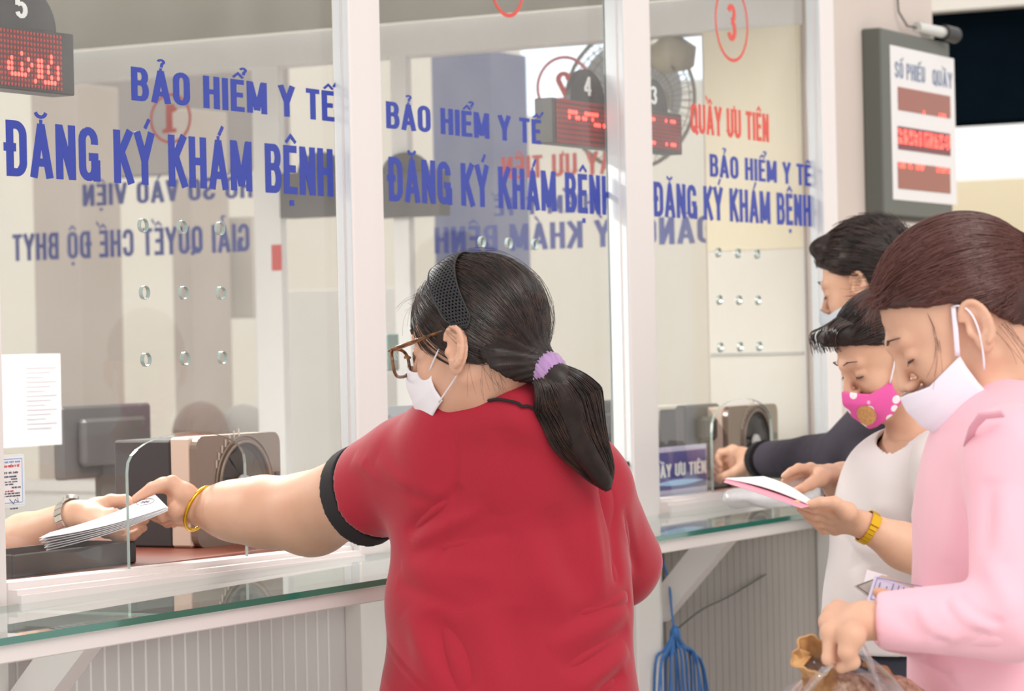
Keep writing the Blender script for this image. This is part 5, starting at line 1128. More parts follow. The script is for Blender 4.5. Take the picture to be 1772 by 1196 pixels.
# ================================================================== things round the windows
m_led_off = mat('led_unlit', (176, 36, 26), .5); m_led = mat('led_lit', (255, 60, 50), .4, emit=5.0); m_digit = mat('pale_digit', (232, 230, 228), .5)
m_screen = mat('led_screen', (78, 18, 16), .35)
rows5 = ["....................#", "", "", "", "", ""]
def dots(mb, O, U, V, N, cells, pitch, r, n=7):
    cells = cells or [(0, 0)]
    for (i, j) in cells:
        c = O + U * (i + .5) * pitch - V * (j + .5) * pitch; mb.add([c + r * (U * math.cos(2 * math.pi * k / n) + V * math.sin(2 * math.pi * k / n)) for k in range(n)] + [c - N * -.0006], [(k, (k + 1) % n, n) for k in range(n)])
def bits(rows): return [(i, j) for j, r in enumerate(rows) for i, ch in enumerate(r) if ch == '#']
def queue_display(pxl, pxr, pyt, pyb, Y, num, label, lit, nc, nr, xl=None, arch_w=.5, arch_h=.075, pxn=None, mr=.012):
    a = W(pxl, pyb, Y) if xl is None else np.array((xl, Y, W(pxr, pyb, Y)[2])); b = W(pxr, pyb, Y); zt = W(pxr, pyt, Y)[2]; x0, x1, z0 = a[0], b[0], b[2]
    t = thing('queue_display', label, 'number display', (x0, Y, z0), group=None)
    mb = MB(); mb.box((x0, Y, z0), (x1, Y + .045, zt), .002); mb.build('case', mat('display_case', (46, 40, 38), .45), t)
    c = (x0 + x1) / 2 if pxn is None else W(pxn, pyt, Y)[0]; hw = (x1 - x0) * arch_w / 2; mb = MB()
    lp = [(c - hw, zt - .002)] + [(c - hw * math.cos(math.pi * k / 20), zt + arch_h * math.sin(math.pi * k / 20)) for k in range(21)] + [(c + hw, zt - .002)]
    mb.poly_prism([lp], (0, Y + .012, 0), X3, Z3, Y3, .012); hd_ = mb.build('number_plate', mat('display_case', (46, 40, 38), .45), t)
    mb = MB(); text_prisms(mb, num, (c - .016, Y + .0112, zt + arch_h * .22), X3, Z3, Y3, .032, arch_h * .56, .0008); mb.build('numeral', m_digit, hd_)
    m = .012; sx0, sx1, sz0, sz1 = x0 + m, x1 - mr, z0 + m * .8, zt - m * .8
    mb = MB(); mb.box((sx0, Y - .0012, sz0), (sx1, Y + .001, sz1)); sc_ = mb.build('screen', m_screen, t)
    p = (sx1 - sx0) / nc; cells = [(i, j) for i in range(nc) for j in range(nr)]; lt = [(i, j) for i, j in lit if i < nc and j < nr]
    O = np.array((sx0, Y - .0018, sz1 - ((sz1 - sz0) - nr * p) / 2)); mb = MB(); dots(mb, O, X3, Z3, -Y3, [c_ for c_ in cells if c_ not in set(lt)], p, p * .36); mb.build('unlit_dots', m_led_off, sc_)
    mb = MB(); dots(mb, O - Y3 * .0004, X3, Z3, -Y3, lt, p, p * .46); mb.build('lit_dots', m_led, sc_)
    return t
L5 = bits(["", "", "", "", "..............#........#..", "...........#....#..##..#..", "..........##..#..#.##.#..#", ".#...#.#..##..#.#..##.#..#", "#....###...#####...##..#.#", "..................#..####"])
def shift(c, d): return [(i + d, j) for i, j in c]
x5 = W(130, 165, 2.925)[0]
queue_display(0, 130, 60, 166, 2.925, '5', 'dark number display marked 5 at the top of the nearest pane', shift(L5, 10), 37, 11, xl=x5 - .36, pxn=48, mr=.034)
# the readout sits at the right end of the case
queue_display(958, 1078, 185, 260, 2.925, '4', 'dark number display marked 4 beside the middle pane post', bits(["", "", ".....####...######...##", ".....#..##.##..#.....##", "................###.#.#"]), 28, 9, pxn=1026)
queue_display(1084, 1181, 198, 268, 2.925, '3', 'dark number display marked 3 beside the third pane post', bits(["", "....##..#....##......#..###", "", "", "", "", "", "....##..#....##......#..###"]), 30, 9, pxn=1140)
# displays hung on the far glass wall, seen from behind
for pxl, pxr, pxc, lab in ((482, 610, 553, 'grey back of a display on the far glass, nearer the left pane'), (640, 760, 700, 'grey back of a display on the far glass, seen past the first post')):
    a = S(pxr, 372, EX - .05); b = S(pxl, 300, EX - .05); mb = MB(); t = thing('queue_display', lab, 'number display', (EX - .05, (a[1] + b[1]) / 2, a[2]))
    mb.box((EX - .05, a[1], a[2]), (EX + .015, b[1], b[2]), .003); mb.build('case', mat('grey_case', (96, 92, 90), .5), t)
    c = S(pxc, 300, EX - .03); hw = .075; mb = MB(); mb.poly_prism([[(c[1] - hw, b[2] - .002)] + [(c[1] - hw * math.cos(math.pi * k / 18), b[2] + .055 * math.sin(math.pi * k / 18)) for k in range(19)] + [(c[1] + hw, b[2] - .002)]], (EX - .03, 0, 0), Y3, Z3, X3, .012); mb.build('number_plate', mat('grey_case', (96, 92, 90), .5), t)
# big called-numbers board on the corner wall
bt = S(1535, 50, 7.352); x0, x1, y0, y1 = 7.352, 7.885, 2.896, 2.952; z1 = W(1535, 50, y0)[2]; z0 = W(1535, 372, y0)[2]
bd = thing('number_board', 'grey framed board of red called numbers hung on the corner wall', 'number board', (x0, y0, z0)); m_fr = mat('board_frame', (92, 94, 88), .5)
mb = MB(); mb.box((x0, y0, z0), (x1, y1, z1), .004); mb.build('case', m_fr, bd)
mb = MB(); ix0 = W(1542, 200, y0)[0]; ix1 = W(1652, 200, y0)[0]; iz1 = W(1542, 78, y0)[2]; iz0 = W(1542, 345, y0)[2]; mb.box((ix0, y0 - .002, iz0), (ix1, y0 + .001, iz1), .0008); fp = mb.build('face_panel', mat('board_white', (226, 222, 222), .5), bd)
def bx(pxl, pxr, pyt, pyb, yy=y0): a = W(pxl, pyt, yy); b = W(pxr, pyt, yy); return a[0], b[0], W(pxl, pyb, yy)[2], a[2]
for pyt, pyb, kind in ((150, 190, 0), (218, 258, 1), (280, 326, 2)):
    a0, a1, c0, c1 = bx(1552, 1642, pyt, pyb); mb = MB(); mb.box((a0, y0 - .004, c0), (a1, y0, c1), .0008); w_ = mb.build('readout', mat('readout_red' if kind != 1 else 'readout_dark', (150, 84, 70) if kind != 1 else (110, 30, 44), .35), bd)
    p = (a1 - a0) / 52; nr = int((c1 - c0) / p); rg = random.Random(kind)
    if kind == 0: lt = [(i, nr - 1) for i in (24, 40, 42, 43, 44, 45)]
    elif kind == 1: lt = [(i, j) for i in range(51) for j in range(1, nr - 2) if i not in (22, 23, 24) and rg.random() < .66 and i % 5 != 4]
    else: lt = [(i, j) for i in list(range(0, 6)) + [10, 11, 12] + list(range(17, 25)) + list(range(38, 50)) for j in (0, 1) if rg.random() < .8]
    mb = MB(); dots(mb, np.array((a0, y0 - .0048, c1)), X3, Z3, -Y3, lt, p, p * .55); mb.build('lit_dots', m_led, w_)
for txt, pl, pr, pt, pb in (('SỐ PHIẾU', 1549, 1601, 106, 134), ('QUẦY', 1614, 1648, 120, 147)):
    a = W(pl, pb, y0 - .0026); b = W(pr, pb, y0 - .0026); mb = MB(); text_prisms(mb, txt, (a[0], y0 - .0026, a[2]), X3, Z3, Y3, b[0] - a[0], W(pl, pt, y0)[2] - a[2], .0006); mb.build('lettering', mat('slate_print', (120, 132, 156), .6), fp)
# little camera clipped to the top of the board
c = W(1612, 52, y0 + .0); t = thing('security_camera', 'small silver camera with dark hood on top of the number board', 'camera', (c[0], y0 + .02, z1 + .001))
mb = MB(); mb.cyl((c[0] - .09, y0 + .01, z1 + .026), (c[0] + .05, y0 - .015, z1 + .022), .016, 16); mb.build('barrel', mat('silver_paint', (208, 208, 204), .3, .4), t, smooth=.6)
mb = MB(); mb.cyl((c[0] + .05, y0 - .016, z1 + .022), (c[0] + .12, y0 - .026, z1 + .019), .023, 16); mb.build('hood', m_black, t, smooth=.6)
mb = MB(); mb.box((c[0] - .01, y0 + .0, z1 + .001), (c[0] + .02, y0 + .03, z1 + .02)); mb.build('mount', mat('silver_paint', (208, 208, 204), .3, .4), t)
mb = MB(); mb.tube([W(1552, -20, 2.945), W(1555, 20, 2.94), W(1570, 45, 2.93), (c[0] - .09, y0 + .01, z1 + .026)], .003, 6); mb.build('camera_cable', mat('grey_cable', (96, 92, 90), .6), None, label='thin grey cable running down the corner wall to the small camera', cat='cable')
# ledge and blue notice below the board
a = W(1478, 385, 2.93); b = W(1600, 385, 2.93); MB().box((a[0], 2.925, a[2] - .012), (b[0] + .3, 2.951, a[2] + .012), .002).build('trim_12', mat('trim_cream', (222, 214, 206), .6), kind='structure')
a = W(1490, 396, 2.94); b = W(1562, 396, 2.94); mb = MB(); mb.box((a[0], 2.94, a[2] - .16), (b[0], 2.951, a[2]), .001); mb.build('notice_board', mat('notice_blue', (96, 108, 168), .5), None, label='blue notice on the corner wall just under the number board', cat='notice')

# desk behind the sill, with the boxy fan and the black tray
mb = MB(); mb.box((3.56, 2.935, 1.055), (6.9, 3.50, 1.089), .003); dk = thing('service_desk', 'red-brown wooden desk running behind the service glass', 'desk', (5.2, 3.2, 0)); mb.build('desk_top', mat('red_wood', (126, 62, 44), .4, var=(30, .25)), dk)
mb = MB(); mb.box((3.57, 2.94, 0), (3.60, 3.48, 1.055)); mb.build('side_panel', m_dark, dk)
mb = MB(); mb.box((6.86, 2.94, 0), (6.89, 3.48, 1.055)); mb.build('side_panel', m_dark, dk)
def box_fan(x0, x1, Y, z0, z1, label):
    t = thing('box_fan', label, 'fan', ((x0 + x1) / 2, Y + .08, z0)); m_br = mat('bronze_plastic', (122, 104, 92), .35, .35, coat=.2); w, h = x1 - x0, z1 - z0
    c = (x0 + w * .56, z0 + h * .52); r = min(w, h) * .40
    mb = MB(); mb.poly_prism([loop_rrect(x0, z0, x1, z1, .022), loop_circ(c[0], c[1], r, 48)], (0, Y, 0), X3, Z3, Y3, .014); mb.build('front_panel', m_br, t)
    mb = MB(); mb.box((x0 + .001, Y + .014, z0 + .001), (x1 - .002, Y + .06, z1 - .001), .004); mb.build('bezel', mat('beige_plastic', (206, 184, 168), .5), t)
    mb = MB(); mb.box((x0 + .003, Y + .06, z0), (x1 - .006, Y + .19, z1 - .006), .004); mb.build('housing', mat('black_board', (52, 48, 50), .6), t)
    mb = MB(); mb.tube([(c[0] + (r + .002) * math.cos(a), Y - .002, c[1] + (r + .002) * math.sin(a)) for a in np.linspace(0, 2 * math.pi, 48, endpoint=False)], .004, 8, closed=True); mb.tube([(c[0] + (r + .013) * math.cos(a), Y - .001, c[1] + (r + .013) * math.sin(a)) for a in np.linspace(0, 2 * math.pi, 48, endpoint=False)], .0025, 8, closed=True); mb.build('ring', m_br, t, smooth=True)
    mb = MB(); mb.lathe((c[0], Y, c[1]), Y3, [(.004, r), (.010, r * .9), (.0125, r * .5), (.0125, .001)], 40); mb.build('recess', m_dark, t, smooth=.5)
    mb = MB(); n = 9
    for k in range(n):
        a0 = 2 * math.pi * k / n; mb.grid(lambda i, j: (c[0] + (.02 + i * (r * .84 - .02)) * math.cos(a0 + j * .52 + i * .25), Y + .003 + .006 * j, c[1] + (.02 + i * (r * .84 - .02)) * math.sin(a0 + j * .52 + i * .25)), 6, 4)
    mb.build('blades', mat('smoke_blade', (50, 43, 40), .3), t, smooth=True)
    mb = MB(); mb.lathe((c[0], Y + .004, c[1]), -Y3, [(0, .022), (.006, .021), (.009, .014), (.010, .001)], 24); mb.build('hub', mat('hub_grey', (172, 168, 166), .35), t, smooth=True)
    mb = MB()
    for k in range(7): a = math.radians(100 + k * 9); mb.obox((c[0] + (r + .022) * math.cos(a), Y - .0012, c[1] + (r + .022) * math.sin(a)), (.0011, 0, 0), (0, .0012, 0), (0, 0, .007))
    for k in range(9): a = math.radians(200 + k * 8); mb.obox((c[0] + (r + .022) * math.cos(a), Y - .0012, c[1] + (r + .022) * math.sin(a)), (.0011, 0, 0), (0, .0012, 0), (0, 0, .007))
    mb.build('vent_slots', mat('slot_pale', (196, 180, 168), .5), t)
    mb = MB(); 
    for dz in (.0, -.024): mb.box((x1 - .022, Y - .004, z0 + h * .55 + dz), (x1 - .008, Y, z0 + h * .55 + dz + .016), .001)
    mb.build('switches', m_black, t); return t
fY = 3.08; a = W(343, 957, fY); b = W(484, 746, fY); zt = W(343, 756, fY)[2]
box_fan(a[0], b[0], fY, 1.0892, zt, 'bronze-faced box fan with round dark grille behind the nearest opening')
a = W(1262, 830, 2.975); b = W(1345, 698, 2.975); box_fan(a[0], b[0], 2.975, 1.0892, b[2], 'box fan behind the priority window beside the outstretched hand')
a = W(25, 961, 2.985); b = W(236, 938, 2.985); mb = MB(); t = thing('document_tray', 'low black tray just inside the nearest sill below the papers', 'tray', (a[0], 3.02, 1.0892))
mb.box((a[0], 2.985, 1.0892), (b[0], 2.992, a[2]), .002); mb.box((a[0], 2.992, 1.0892), (a[0] + .006, 3.10, a[2]), .001); mb.box((b[0] - .006, 2.992, 1.0892), (b[0], 3.10, a[2]), .001); mb.box((a[0], 3.10, 1.0892), (b[0], 3.106, a[2])); mb.box((a[0] + .006, 2.992, 1.0892), (b[0] - .006, 3.10, 1.095)); mb.build('tray_body', m_black, t)
# papers passed through the opening
def paper_sheet(name, corners, m, parent, th=.0002, curl=0.0, n=12, ax_curl=None):
    """corners: near-left, near-right, far-right, far-left"""
    A, B_, C_, D_ = map(np.asarray, corners); nrm = np.cross(B_ - A, D_ - A); nrm /= np.linalg.norm(nrm); nrm = nrm if nrm[2] > 0 else -nrm; mb = MB()
    f = lambda o: (lambda i, j: (A * (1 - i) + B_ * i) * (1 - j) + (D_ * (1 - i) + C_ * i) * j + nrm * (curl * math.sin(math.pi * i) + (ax_curl or 0) * math.sin(math.pi * j) + o))
    mb.grid(f(0), n, n); k = len(mb.v); mb.grid(f(th), n, n); m_ = n + 1
    for e in ([q for q in range(m_)], [q * m_ for q in range(m_)], [n * m_ + q for q in range(m_)], [q * m_ + n for q in range(m_)]):
        for a_, b_ in zip(e[:-1], e[1:]): mb.f.append((a_, b_, b_ + k, a_ + k)); mb.m.append(0)
    return mb.build(name, m, parent, smooth=.6)
m_paper = mat('white_paper', (236, 232, 236), .8)
rg = random.Random(4)
for k in range(6):
    A = P(64 + 3 * (5 - k) + rg.random() * 4, 953 - 4.2 * k, 4.92); B_ = P(84 + rg.random() * 4, 945 - 4.6 * k, 5.00); C_ = P(268, 868 - 2.4 * k, 4.955); D_ = P(292 - rg.random() * 3, 884 - 1.2 * k, 4.84)
    sh_ = paper_sheet('paper_sheet', (A, B_, C_, D_), m_paper, None, curl=.0, ax_curl=-.006, th=.0008)
    props(sh_, label=('topmost folded sheet with a round stamp, passed between two hands' if k == 5 else 'white paper sheet in the stack handed through the nearest opening'), cat='paper', group=None if k == 5 else 'papers handed through the opening')
    if k == 5:
        top = sh_; d = D_ - A; acr = C_ - D_; acr /= np.linalg.norm(acr); nrm = np.cross(d, acr); nrm = nrm / np.linalg.norm(nrm); nrm = nrm if nrm[2] > 0 else -nrm; dd = d / np.linalg.norm(d); c = D_ * .45 + C_ * .55 - dd * .028 + nrm * .0034
        mb = MB(); mb.tube([c + dd * .017 * math.cos(t) + acr * .022 * math.sin(t) for t in np.linspace(0, 6.283, 30, endpoint=False)], .0006, 4, closed=True)
        for t in range(6): a_ = t * 1.05; mb.tube([c, c + dd * .009 * math.cos(a_) + acr * .012 * math.sin(a_)], .0007, 4)
        mb.tube([c - dd * .045 + acr * .0, c - dd * .06 + acr * .012, c - dd * .050 + acr * .016], .0005, 4); mb.build('stamp', mat('ink', (60, 58, 74), .8), top)
# laminated card taped inside the nearest pane
x1 = W(42, 790, 2.898)[0]; z1 = W(30, 786, 2.898)[2]; z0 = W(30, 877, 2.898)[2]; x0 = x1 - .125; cd_ = thing('insurance_card', 'laminated health insurance card stuck on the nearest pane', 'card', (x0, 2.898, z0))
mb = MB(); mb.poly_prism([loop_rrect(x0, z0, x1, z1, .004)], (0, 2.8982, 0), X3, Z3, Y3, .0012); mb.build('laminate', mat('laminate', (222, 224, 224), .25), cd_)
mb = MB(); mb.poly_prism([loop_rect(x0 + .004, z0 + .004, x1 - .004, z1 - .004)], (0, 2.8976, 0), X3, Z3, Y3, .0005); cf = mb.build('card_face', mat('card_face', (232, 226, 228), .6), cd_)
mb = MB(); q = .0065; mb.poly_prism([loop_rect(x0 + q, z0 + q, x1 - q, z1 - q), loop_rect(x0 + q + .001, z0 + q + .001, x1 - q - .001, z1 - q - .001)], (0, 2.8972, 0), X3, Z3, Y3, .0003); mb.build('border', mat('card_blue', (110, 158, 214), .6), cf)
mi = mat('card_ink', (86, 82, 92), .7); mr = mat('card_red', (206, 80, 84), .7)
for z, ht, m_, l, r_, tx in ((.0105, .0022, mat('card_blue', (110, 158, 214), .6), .060, .012, 'XÃ HỘI VIỆT NAM'), (.0165, .0032, mr, .055, .014, 'BẢO HIỂM Y TẾ'), (.027, .0028, mi, .060, .018, '0123 45 345'), (.0335, .0025, mi, .055, .022, 'TUẤN KHANH'), (.038, .0018, mi, .035, .02, 'GIỚI TÍNH NAM'), (.042, .0018, mi, .062, .02, 'MÃ 01 C1 ATM'), (.046, .0018, mi, .05, .03, 'SÂN THÔNG'), (.051, .0022, mi, .034, .012, 'MÃ 79 427'), (.0565, .0020, mr, .050, .03, '01 09 2013'), (.0605, .0018, mi, .064, .014, 'NƠI CẤP ĐỔI THẺ BHYT'), (.0645, .0018, mi, .064, .014, 'THÀNH PHỐ HỒ CHÍ MINH'), (.0845, .002, mi, .040, .020, 'PHÓ GIÁM ĐỐC')):
    mb = MB(); text_prisms(mb, tx, (x1 - l, 2.8970, z1 - z - ht), X3, Z3, Y3, l - r_, ht, .0002); mb.build('print_line', m_, cf)
mb = MB(); mb.tube([(x1 - .04, 2.897, z1 - .070), (x1 - .03, 2.897, z1 - .078), (x1 - .026, 2.897, z1 - .071), (x1 - .018, 2.897, z1 - .076), (x1 - .02, 2.897, z1 - .069)], .0005, 4); mb.build('signature', mi, cf)
# priority sign on the third sill
yS = 2.945; a = W(1119, 856, yS); b = W(1224, 844, yS); zt = W(1224, 776, yS)[2]; t = thing('priority_sign', 'small blue acrylic desk sign for the priority counter', 'sign', (b[0], yS, 1.0892)); zb = 1.0892
mb = MB(); mb.box((a[0], yS, zb), (b[0], yS + .004, zt + .012), .0006); mb.box((a[0], yS + .004, zb), (b[0], yS + .05, zb + .004)); mb.build('acrylic_stand', mat('clear_lilac', (186, 184, 214), .1), t)
mb = MB(); mb.box((a[0] + .006, yS - .0015, zb + .016), (b[0] - .006, yS, zt), .0004); pl = mb.build('sign_plate', mat('royal_blue', (24, 34, 132), .35), t)
hh = zt - zb - .016; mb = MB(); text_prisms(mb, 'QUẦY ƯU TIÊN', (a[0] + .010, yS - .0025, zb + .016 + hh * .34), X3, Z3, Y3, b[0] - a[0] - .020, hh * .34, .0008); mb.build('lettering', m_digit, pl)
mb = MB(); mb.grid(lambda i, j: (a[0] + .03 + i * (b[0] - a[0] - .05), yS - .002, zb + .016 + hh * .17 + (j - .5) * .014 * math.sin(math.pi * i)), 16, 2); mb.build('swoosh', mat('pale_blue_mark', (150, 196, 236), .4), pl)
# monitors and cabinets inside
def monitor(pxl, pxr, pyt, pyb, Y, label, m=m_dark, zb=.76):
    a = W(pxl, pyb, Y); b = W(pxr, pyt, Y); t = thing('computer_monitor', label, 'monitor', ((a[0] + b[0]) / 2, Y, zb)); cx_ = (a[0] + b[0]) / 2
    mb = MB(); mb.box((a[0], Y, a[2]), (b[0], Y + .03, b[2]), .006); mb.box((a[0] + .05, Y - .025, a[2] + .03), (b[0] - .05, Y, b[2] - .03), .008); mb.build('screen_back', m, t)
    mb = MB(); mb.box((cx_ - .03, Y - .005, zb + .02), (cx_ + .03, Y + .02, a[2] + .04), .002); mb.box((cx_ - .09, Y - .05, zb + .001), (cx_ + .09, Y + .07, zb + .02), .003); mb.build('stand', m, t); return t
monitor(110, 262, 697, 832, 4.1, 'dark back of a monitor inside, left of the box fan'); monitor(1023, 1100, 690, 778, 3.36, 'dark monitor back seen just right of the ponytail', zb=1.0892)
monitor(1188, 1246, 698, 786, 3.03, 'dark monitor back behind the priority sign', zb=1.0892)
dk2 = thing('inner_desk', 'long pale desk inside carrying the dark monitors', 'desk', (5.4, 4.1, 0)); mb = MB(); mb.box((4.8, 3.72, .73), (6.9, 4.4, .76), .003); mb.build('desk_top', mat('pale_laminate', (214, 206, 200), .5), dk2)
mb = MB(); mb.box((4.82, 3.74, 0), (4.85, 4.38, .73)); mb.build('side_panel', mat('pale_laminate', (214, 206, 200), .5), dk2); mb = MB(); mb.box((6.85, 3.74, 0), (6.88, 4.38, .73)); mb.build('side_panel', mat('pale_laminate', (214, 206, 200), .5), dk2)
# notice sheet on the left inside, lit paper at the third window, grey sign at the second
a = W(-60, 780, 3.9); b = W(104, 612, 3.9); mb = MB(); mb.box((a[0], 3.9, a[2]), (b[0], 3.903, b[2])); ns = mb.build('notice_sheet', m_paper, None, label='white printed notice sheet hanging inside behind the nearest pane', cat='notice')
mb = MB()
for k in range(14): z = b[2] - .03 - k * .010; mb.box((b[0] - .12, 3.8995, z), (b[0] - .015 - .02 * (k % 3), 3.9, z + .003))
mb.build('print_lines', mat('faint_print', (206, 204, 212), .8), ns)
a = W(1139, 762, 3.2); b = W(1190, 700, 3.2); mb = MB(); mb.box((a[0] - .05, 3.2, 1.0892), (b[0], 3.26, b[2]), .002); mb.build('paper_box', mat('cream_carton', (238, 230, 214), .7), None, label='cream paper box standing on the desk behind the priority sign', cat='box')
a = W(668, 745, 2.96); b = W(738, 700, 2.96); mb = MB(); mb.box((a[0] - .06, 2.96, 1.0892), (b[0], 2.963, b[2])); gs = mb.build('desk_sign', mat('grey_card', (176, 178, 184), .6), None, label='grey desk sign behind the masked face of the person in red', cat='sign')
mb = MB(); text_prisms(mb, 'ẤN VÀO', (a[0], 2.9592, b[2] - .038), X3, Z3, Y3, .085, .016, .0005); mb.build('lettering', mat('faint_ink', (118, 120, 128), .7), gs)
a = W(672, 642, 3.4); b = W(690, 578, 3.4); mb = MB(); mb.box((a[0], 3.4, a[2]), (b[0], 3.42, b[2]), .002); mb.build('wall_switch', mat('green_grey', (110, 132, 124), .5), None, label='small green-grey panel hanging behind the spectacles, left of the person in red', cat='panel')
# standing fan near the far glass
def stand_fan():
    c = P(1092, 172, 8.0); ax_ = camdir(-.35, .9, .12); u = np.cross(ax_, UPV); u /= np.linalg.norm(u); v = np.cross(u, ax_); r = .195; t = thing('stand_fan', 'tall beige pedestal fan facing away near the far glass', 'fan', (c[0], c[1], 0)); m_bg = mat('fan_beige', (172, 164, 140), .5); m_w = mat('fan_wire', (150, 142, 130), .4, .5)
    mb = MB()
    for off, rr in ((0, r), (.0, r * .985), (.05, r * .8), (-.05, r * .8), (.065, r * .5), (-.065, r * .5), (-.07, r * .25)):
        mb.tube([c + ax_ * off + (u * math.cos(a) + v * math.sin(a)) * rr for a in np.linspace(0, 6.283, 40, endpoint=False)], .0045 if off == 0 else .0018, 6, closed=True)
    for k in range(48):
        a = 2 * math.pi * k / 48; e = u * math.cos(a) + v * math.sin(a)
        for s_ in (1, -1): mb.tube([c + ax_ * .07 * s_ + e * .03, c + ax_ * .066 * s_ + e * r * .5, c + ax_ * .05 * s_ + e * r * .8, c + e * r], .0011, 4)
    mb.build('cage', m_w, t, smooth=True)
    mb = MB()
    for k in range(3):
        a0 = 2 * math.pi * k / 3; mb.grid(lambda i, j: c + (u * math.cos(a0 + j * 1.25 - i * .3) + v * math.sin(a0 + j * 1.25 - i * .3)) * (.03 + i * .13) + ax_ * (.02 - .035 * j), 8, 6)
    mb.build('blades', mat('blade_blue', (206, 216, 224), .3), t, smooth=True)
    mc = P(1158, 92, 7.8); mb = MB(); d = camdir(.55, -.75, .35); mb.lathe(c - ax_ * .03, -ax_, [(0, .03), (.02, .055), (.09, .058), (.13, .045), (.145, .001)], 24); mb.build('motor_housing', m_bg, t, smooth=.7)
    m2 = P(1160, 96, 7.8); mb = MB(); mb.tube([P(1142, 120, 7.8), P(1152, 100, 7.79), P(1165, 90, 7.78), P(1178, 98, 7.78), P(1183, 118, 7.79)], [.03, .052, .058, .05, .03], 16); mb.build('shroud', m_bg, t, smooth=True)
    mb = MB(); nk = c - ax_ * .09 - UPV * .05; mb.tube([nk, nk - UPV * .2, (nk[0], nk[1], .03)], .016, 12); mb.build('pole', m_bg, t, smooth=True)
    mb = MB(); mb.lathe((nk[0], nk[1], 0), Z3, [(.0, .2), (.025, .2), (.04, .03), (.04, .001)], 28); mb.build('base', m_bg, t, smooth=.6)
stand_fan()
# hank of blue cord and the black cable below the third window
hk = thing('cord_hank', 'hank of blue plastic cord hanging under the counter by the middle post', 'cord', W(1175, 1190, 2.86)); m_cord = mat('blue_cord', (58, 112, 178), .45); rg = random.Random(3)
top = W(1168, 1092, 2.85)
for k in range(16):
    e = W(1132 + k * 6.5, 1215 + 25 * math.sin(k * .5), 2.85 - .02 * math.sin(k * 1.7)); md = (top + e) / 2 + np.array(((k - 8) * .006, -.012 * rg.random(), .02)); mb = MB(); mb.tube(catmull([top + np.array((rg.uniform(-.004, .004), 0, 0)), top * .75 + e * .25 + np.array(((k - 8) * .0035, 0, 0)), md, e, e - Z3 * .12 + X3 * rg.uniform(-.03, .02)], 14), .0032, 6); mb.build('loop', m_cord, hk, smooth=True)
mb = MB(); mb.tube([top - Z3 * .02, top, top + Z3 * .012], [.013, .012, .006], 10); mb.build('binding', m_cord, hk, smooth=True)
mb = MB(); mb.tube(catmull([top, W(1163, 1065, 2.86), W(1158, 1010, 2.88), W(1148, 975, 2.893), W(1140, 950, 2.897)], 16), .0028, 6); mb.build('hanging_end', m_cord, hk, smooth=True)
mb = MB(); mb.tube(catmull([W(1175, 1086, 2.85), W(1215, 1055, 2.87), W(1262, 1032, 2.885), W(1325, 994, 2.895)], 18), .002, 6); mb.build('thin_cable', m_black, None, label='thin black cable sagging across the shaded panel under the far counter', cat='cable')

a = S(488, 468, EX - .0105); b = S(470, 424, EX - .0105); mb = MB(); mb.box((EX - .012, a[1], a[2]), (EX - .0102, b[1], b[2])); mb.build('red_sticker', mat('sticker_red', (214, 86, 80), .6), None, label='small red sticker on the white post of the far glass wall', cat='sticker')
a = W(1071, 808, 2.90); b = W(1087, 796, 2.90); mb = MB(); mb.box((5.700, 2.862, a[2]), (5.7125, 2.892, b[2]), .002); mb.build('pane_latch', m_black, None, label='small black latch low on the middle post', cat='latch')
# ================================================================== held things
# booklet held by the person in the white tee
bk = thing('booklet', 'open pink and white booklet held over the counter by the person in the tee', 'booklet', P(1330, 860, 5.3)); m_pc = mat('pink_cover', (226, 150, 168), .7)
sp0, sp1 = P(1322, 836, 5.30), P(1345, 850, 5.15)
A, B_, C_, D_ = P(1256, 834, 5.42), P(1402, 876, 5.18), P(1326, 828, 5.50), P(1392, 872, 5.22)
paper_sheet('cover', (P(1253, 830, 5.42), P(1400, 876, 5.17), P(1408, 872, 5.26), P(1320, 829, 5.52)), m_pc, bk, th=.0012, curl=.003)
paper_sheet('page', (P(1256, 829, 5.42), P(1398, 873, 5.172), P(1404, 868, 5.27), P(1322, 826, 5.52)), m_paper, bk, th=.002, curl=.006)
paper_sheet('page', (P(1252, 835, 5.41), P(1386, 880, 5.16), P(1402, 876, 5.17), P(1260, 828, 5.42)), m_pc, bk, th=.0006, curl=.002)
# soft clear plastic bag on the counter under the hands
def blob(name, prims, m, label, cat, h=.005, amp=.004, sc_=60, parent=None, seed=1, shell=0):
    s_ = Sol()
    for q in prims: (s_.ell(*q[1:]) if q[0] == 'e' else s_.cap(*q[1:]))
    V, F = s_.mesh(h, shell=shell); V = relax(V, F, 1); V = crumple(V, F, amp, sc_, seed)
    if parent is None: o = link_mesh(name, fast_mesh(name, V - V.mean(0), F, [m], True), None, V.mean(0)); return props(o, label, cat)
    return put(name, (V, F), m, parent)
m_bag = glass_mat('clear_plastic', (.93, .93, .95), .35, dustcol=(.9, .9, .93), rough=.12)
R0 = rot_from(RGT)
blob('plastic_bag', [('e', P(1330, 862, 5.62), (.085, .05, .022), R0), ('e', P(1385, 852, 5.66), (.05, .05, .03), R0)], m_bag, 'crumpled clear plastic bag lying on the counter under the booklet', 'bag', amp=.006)
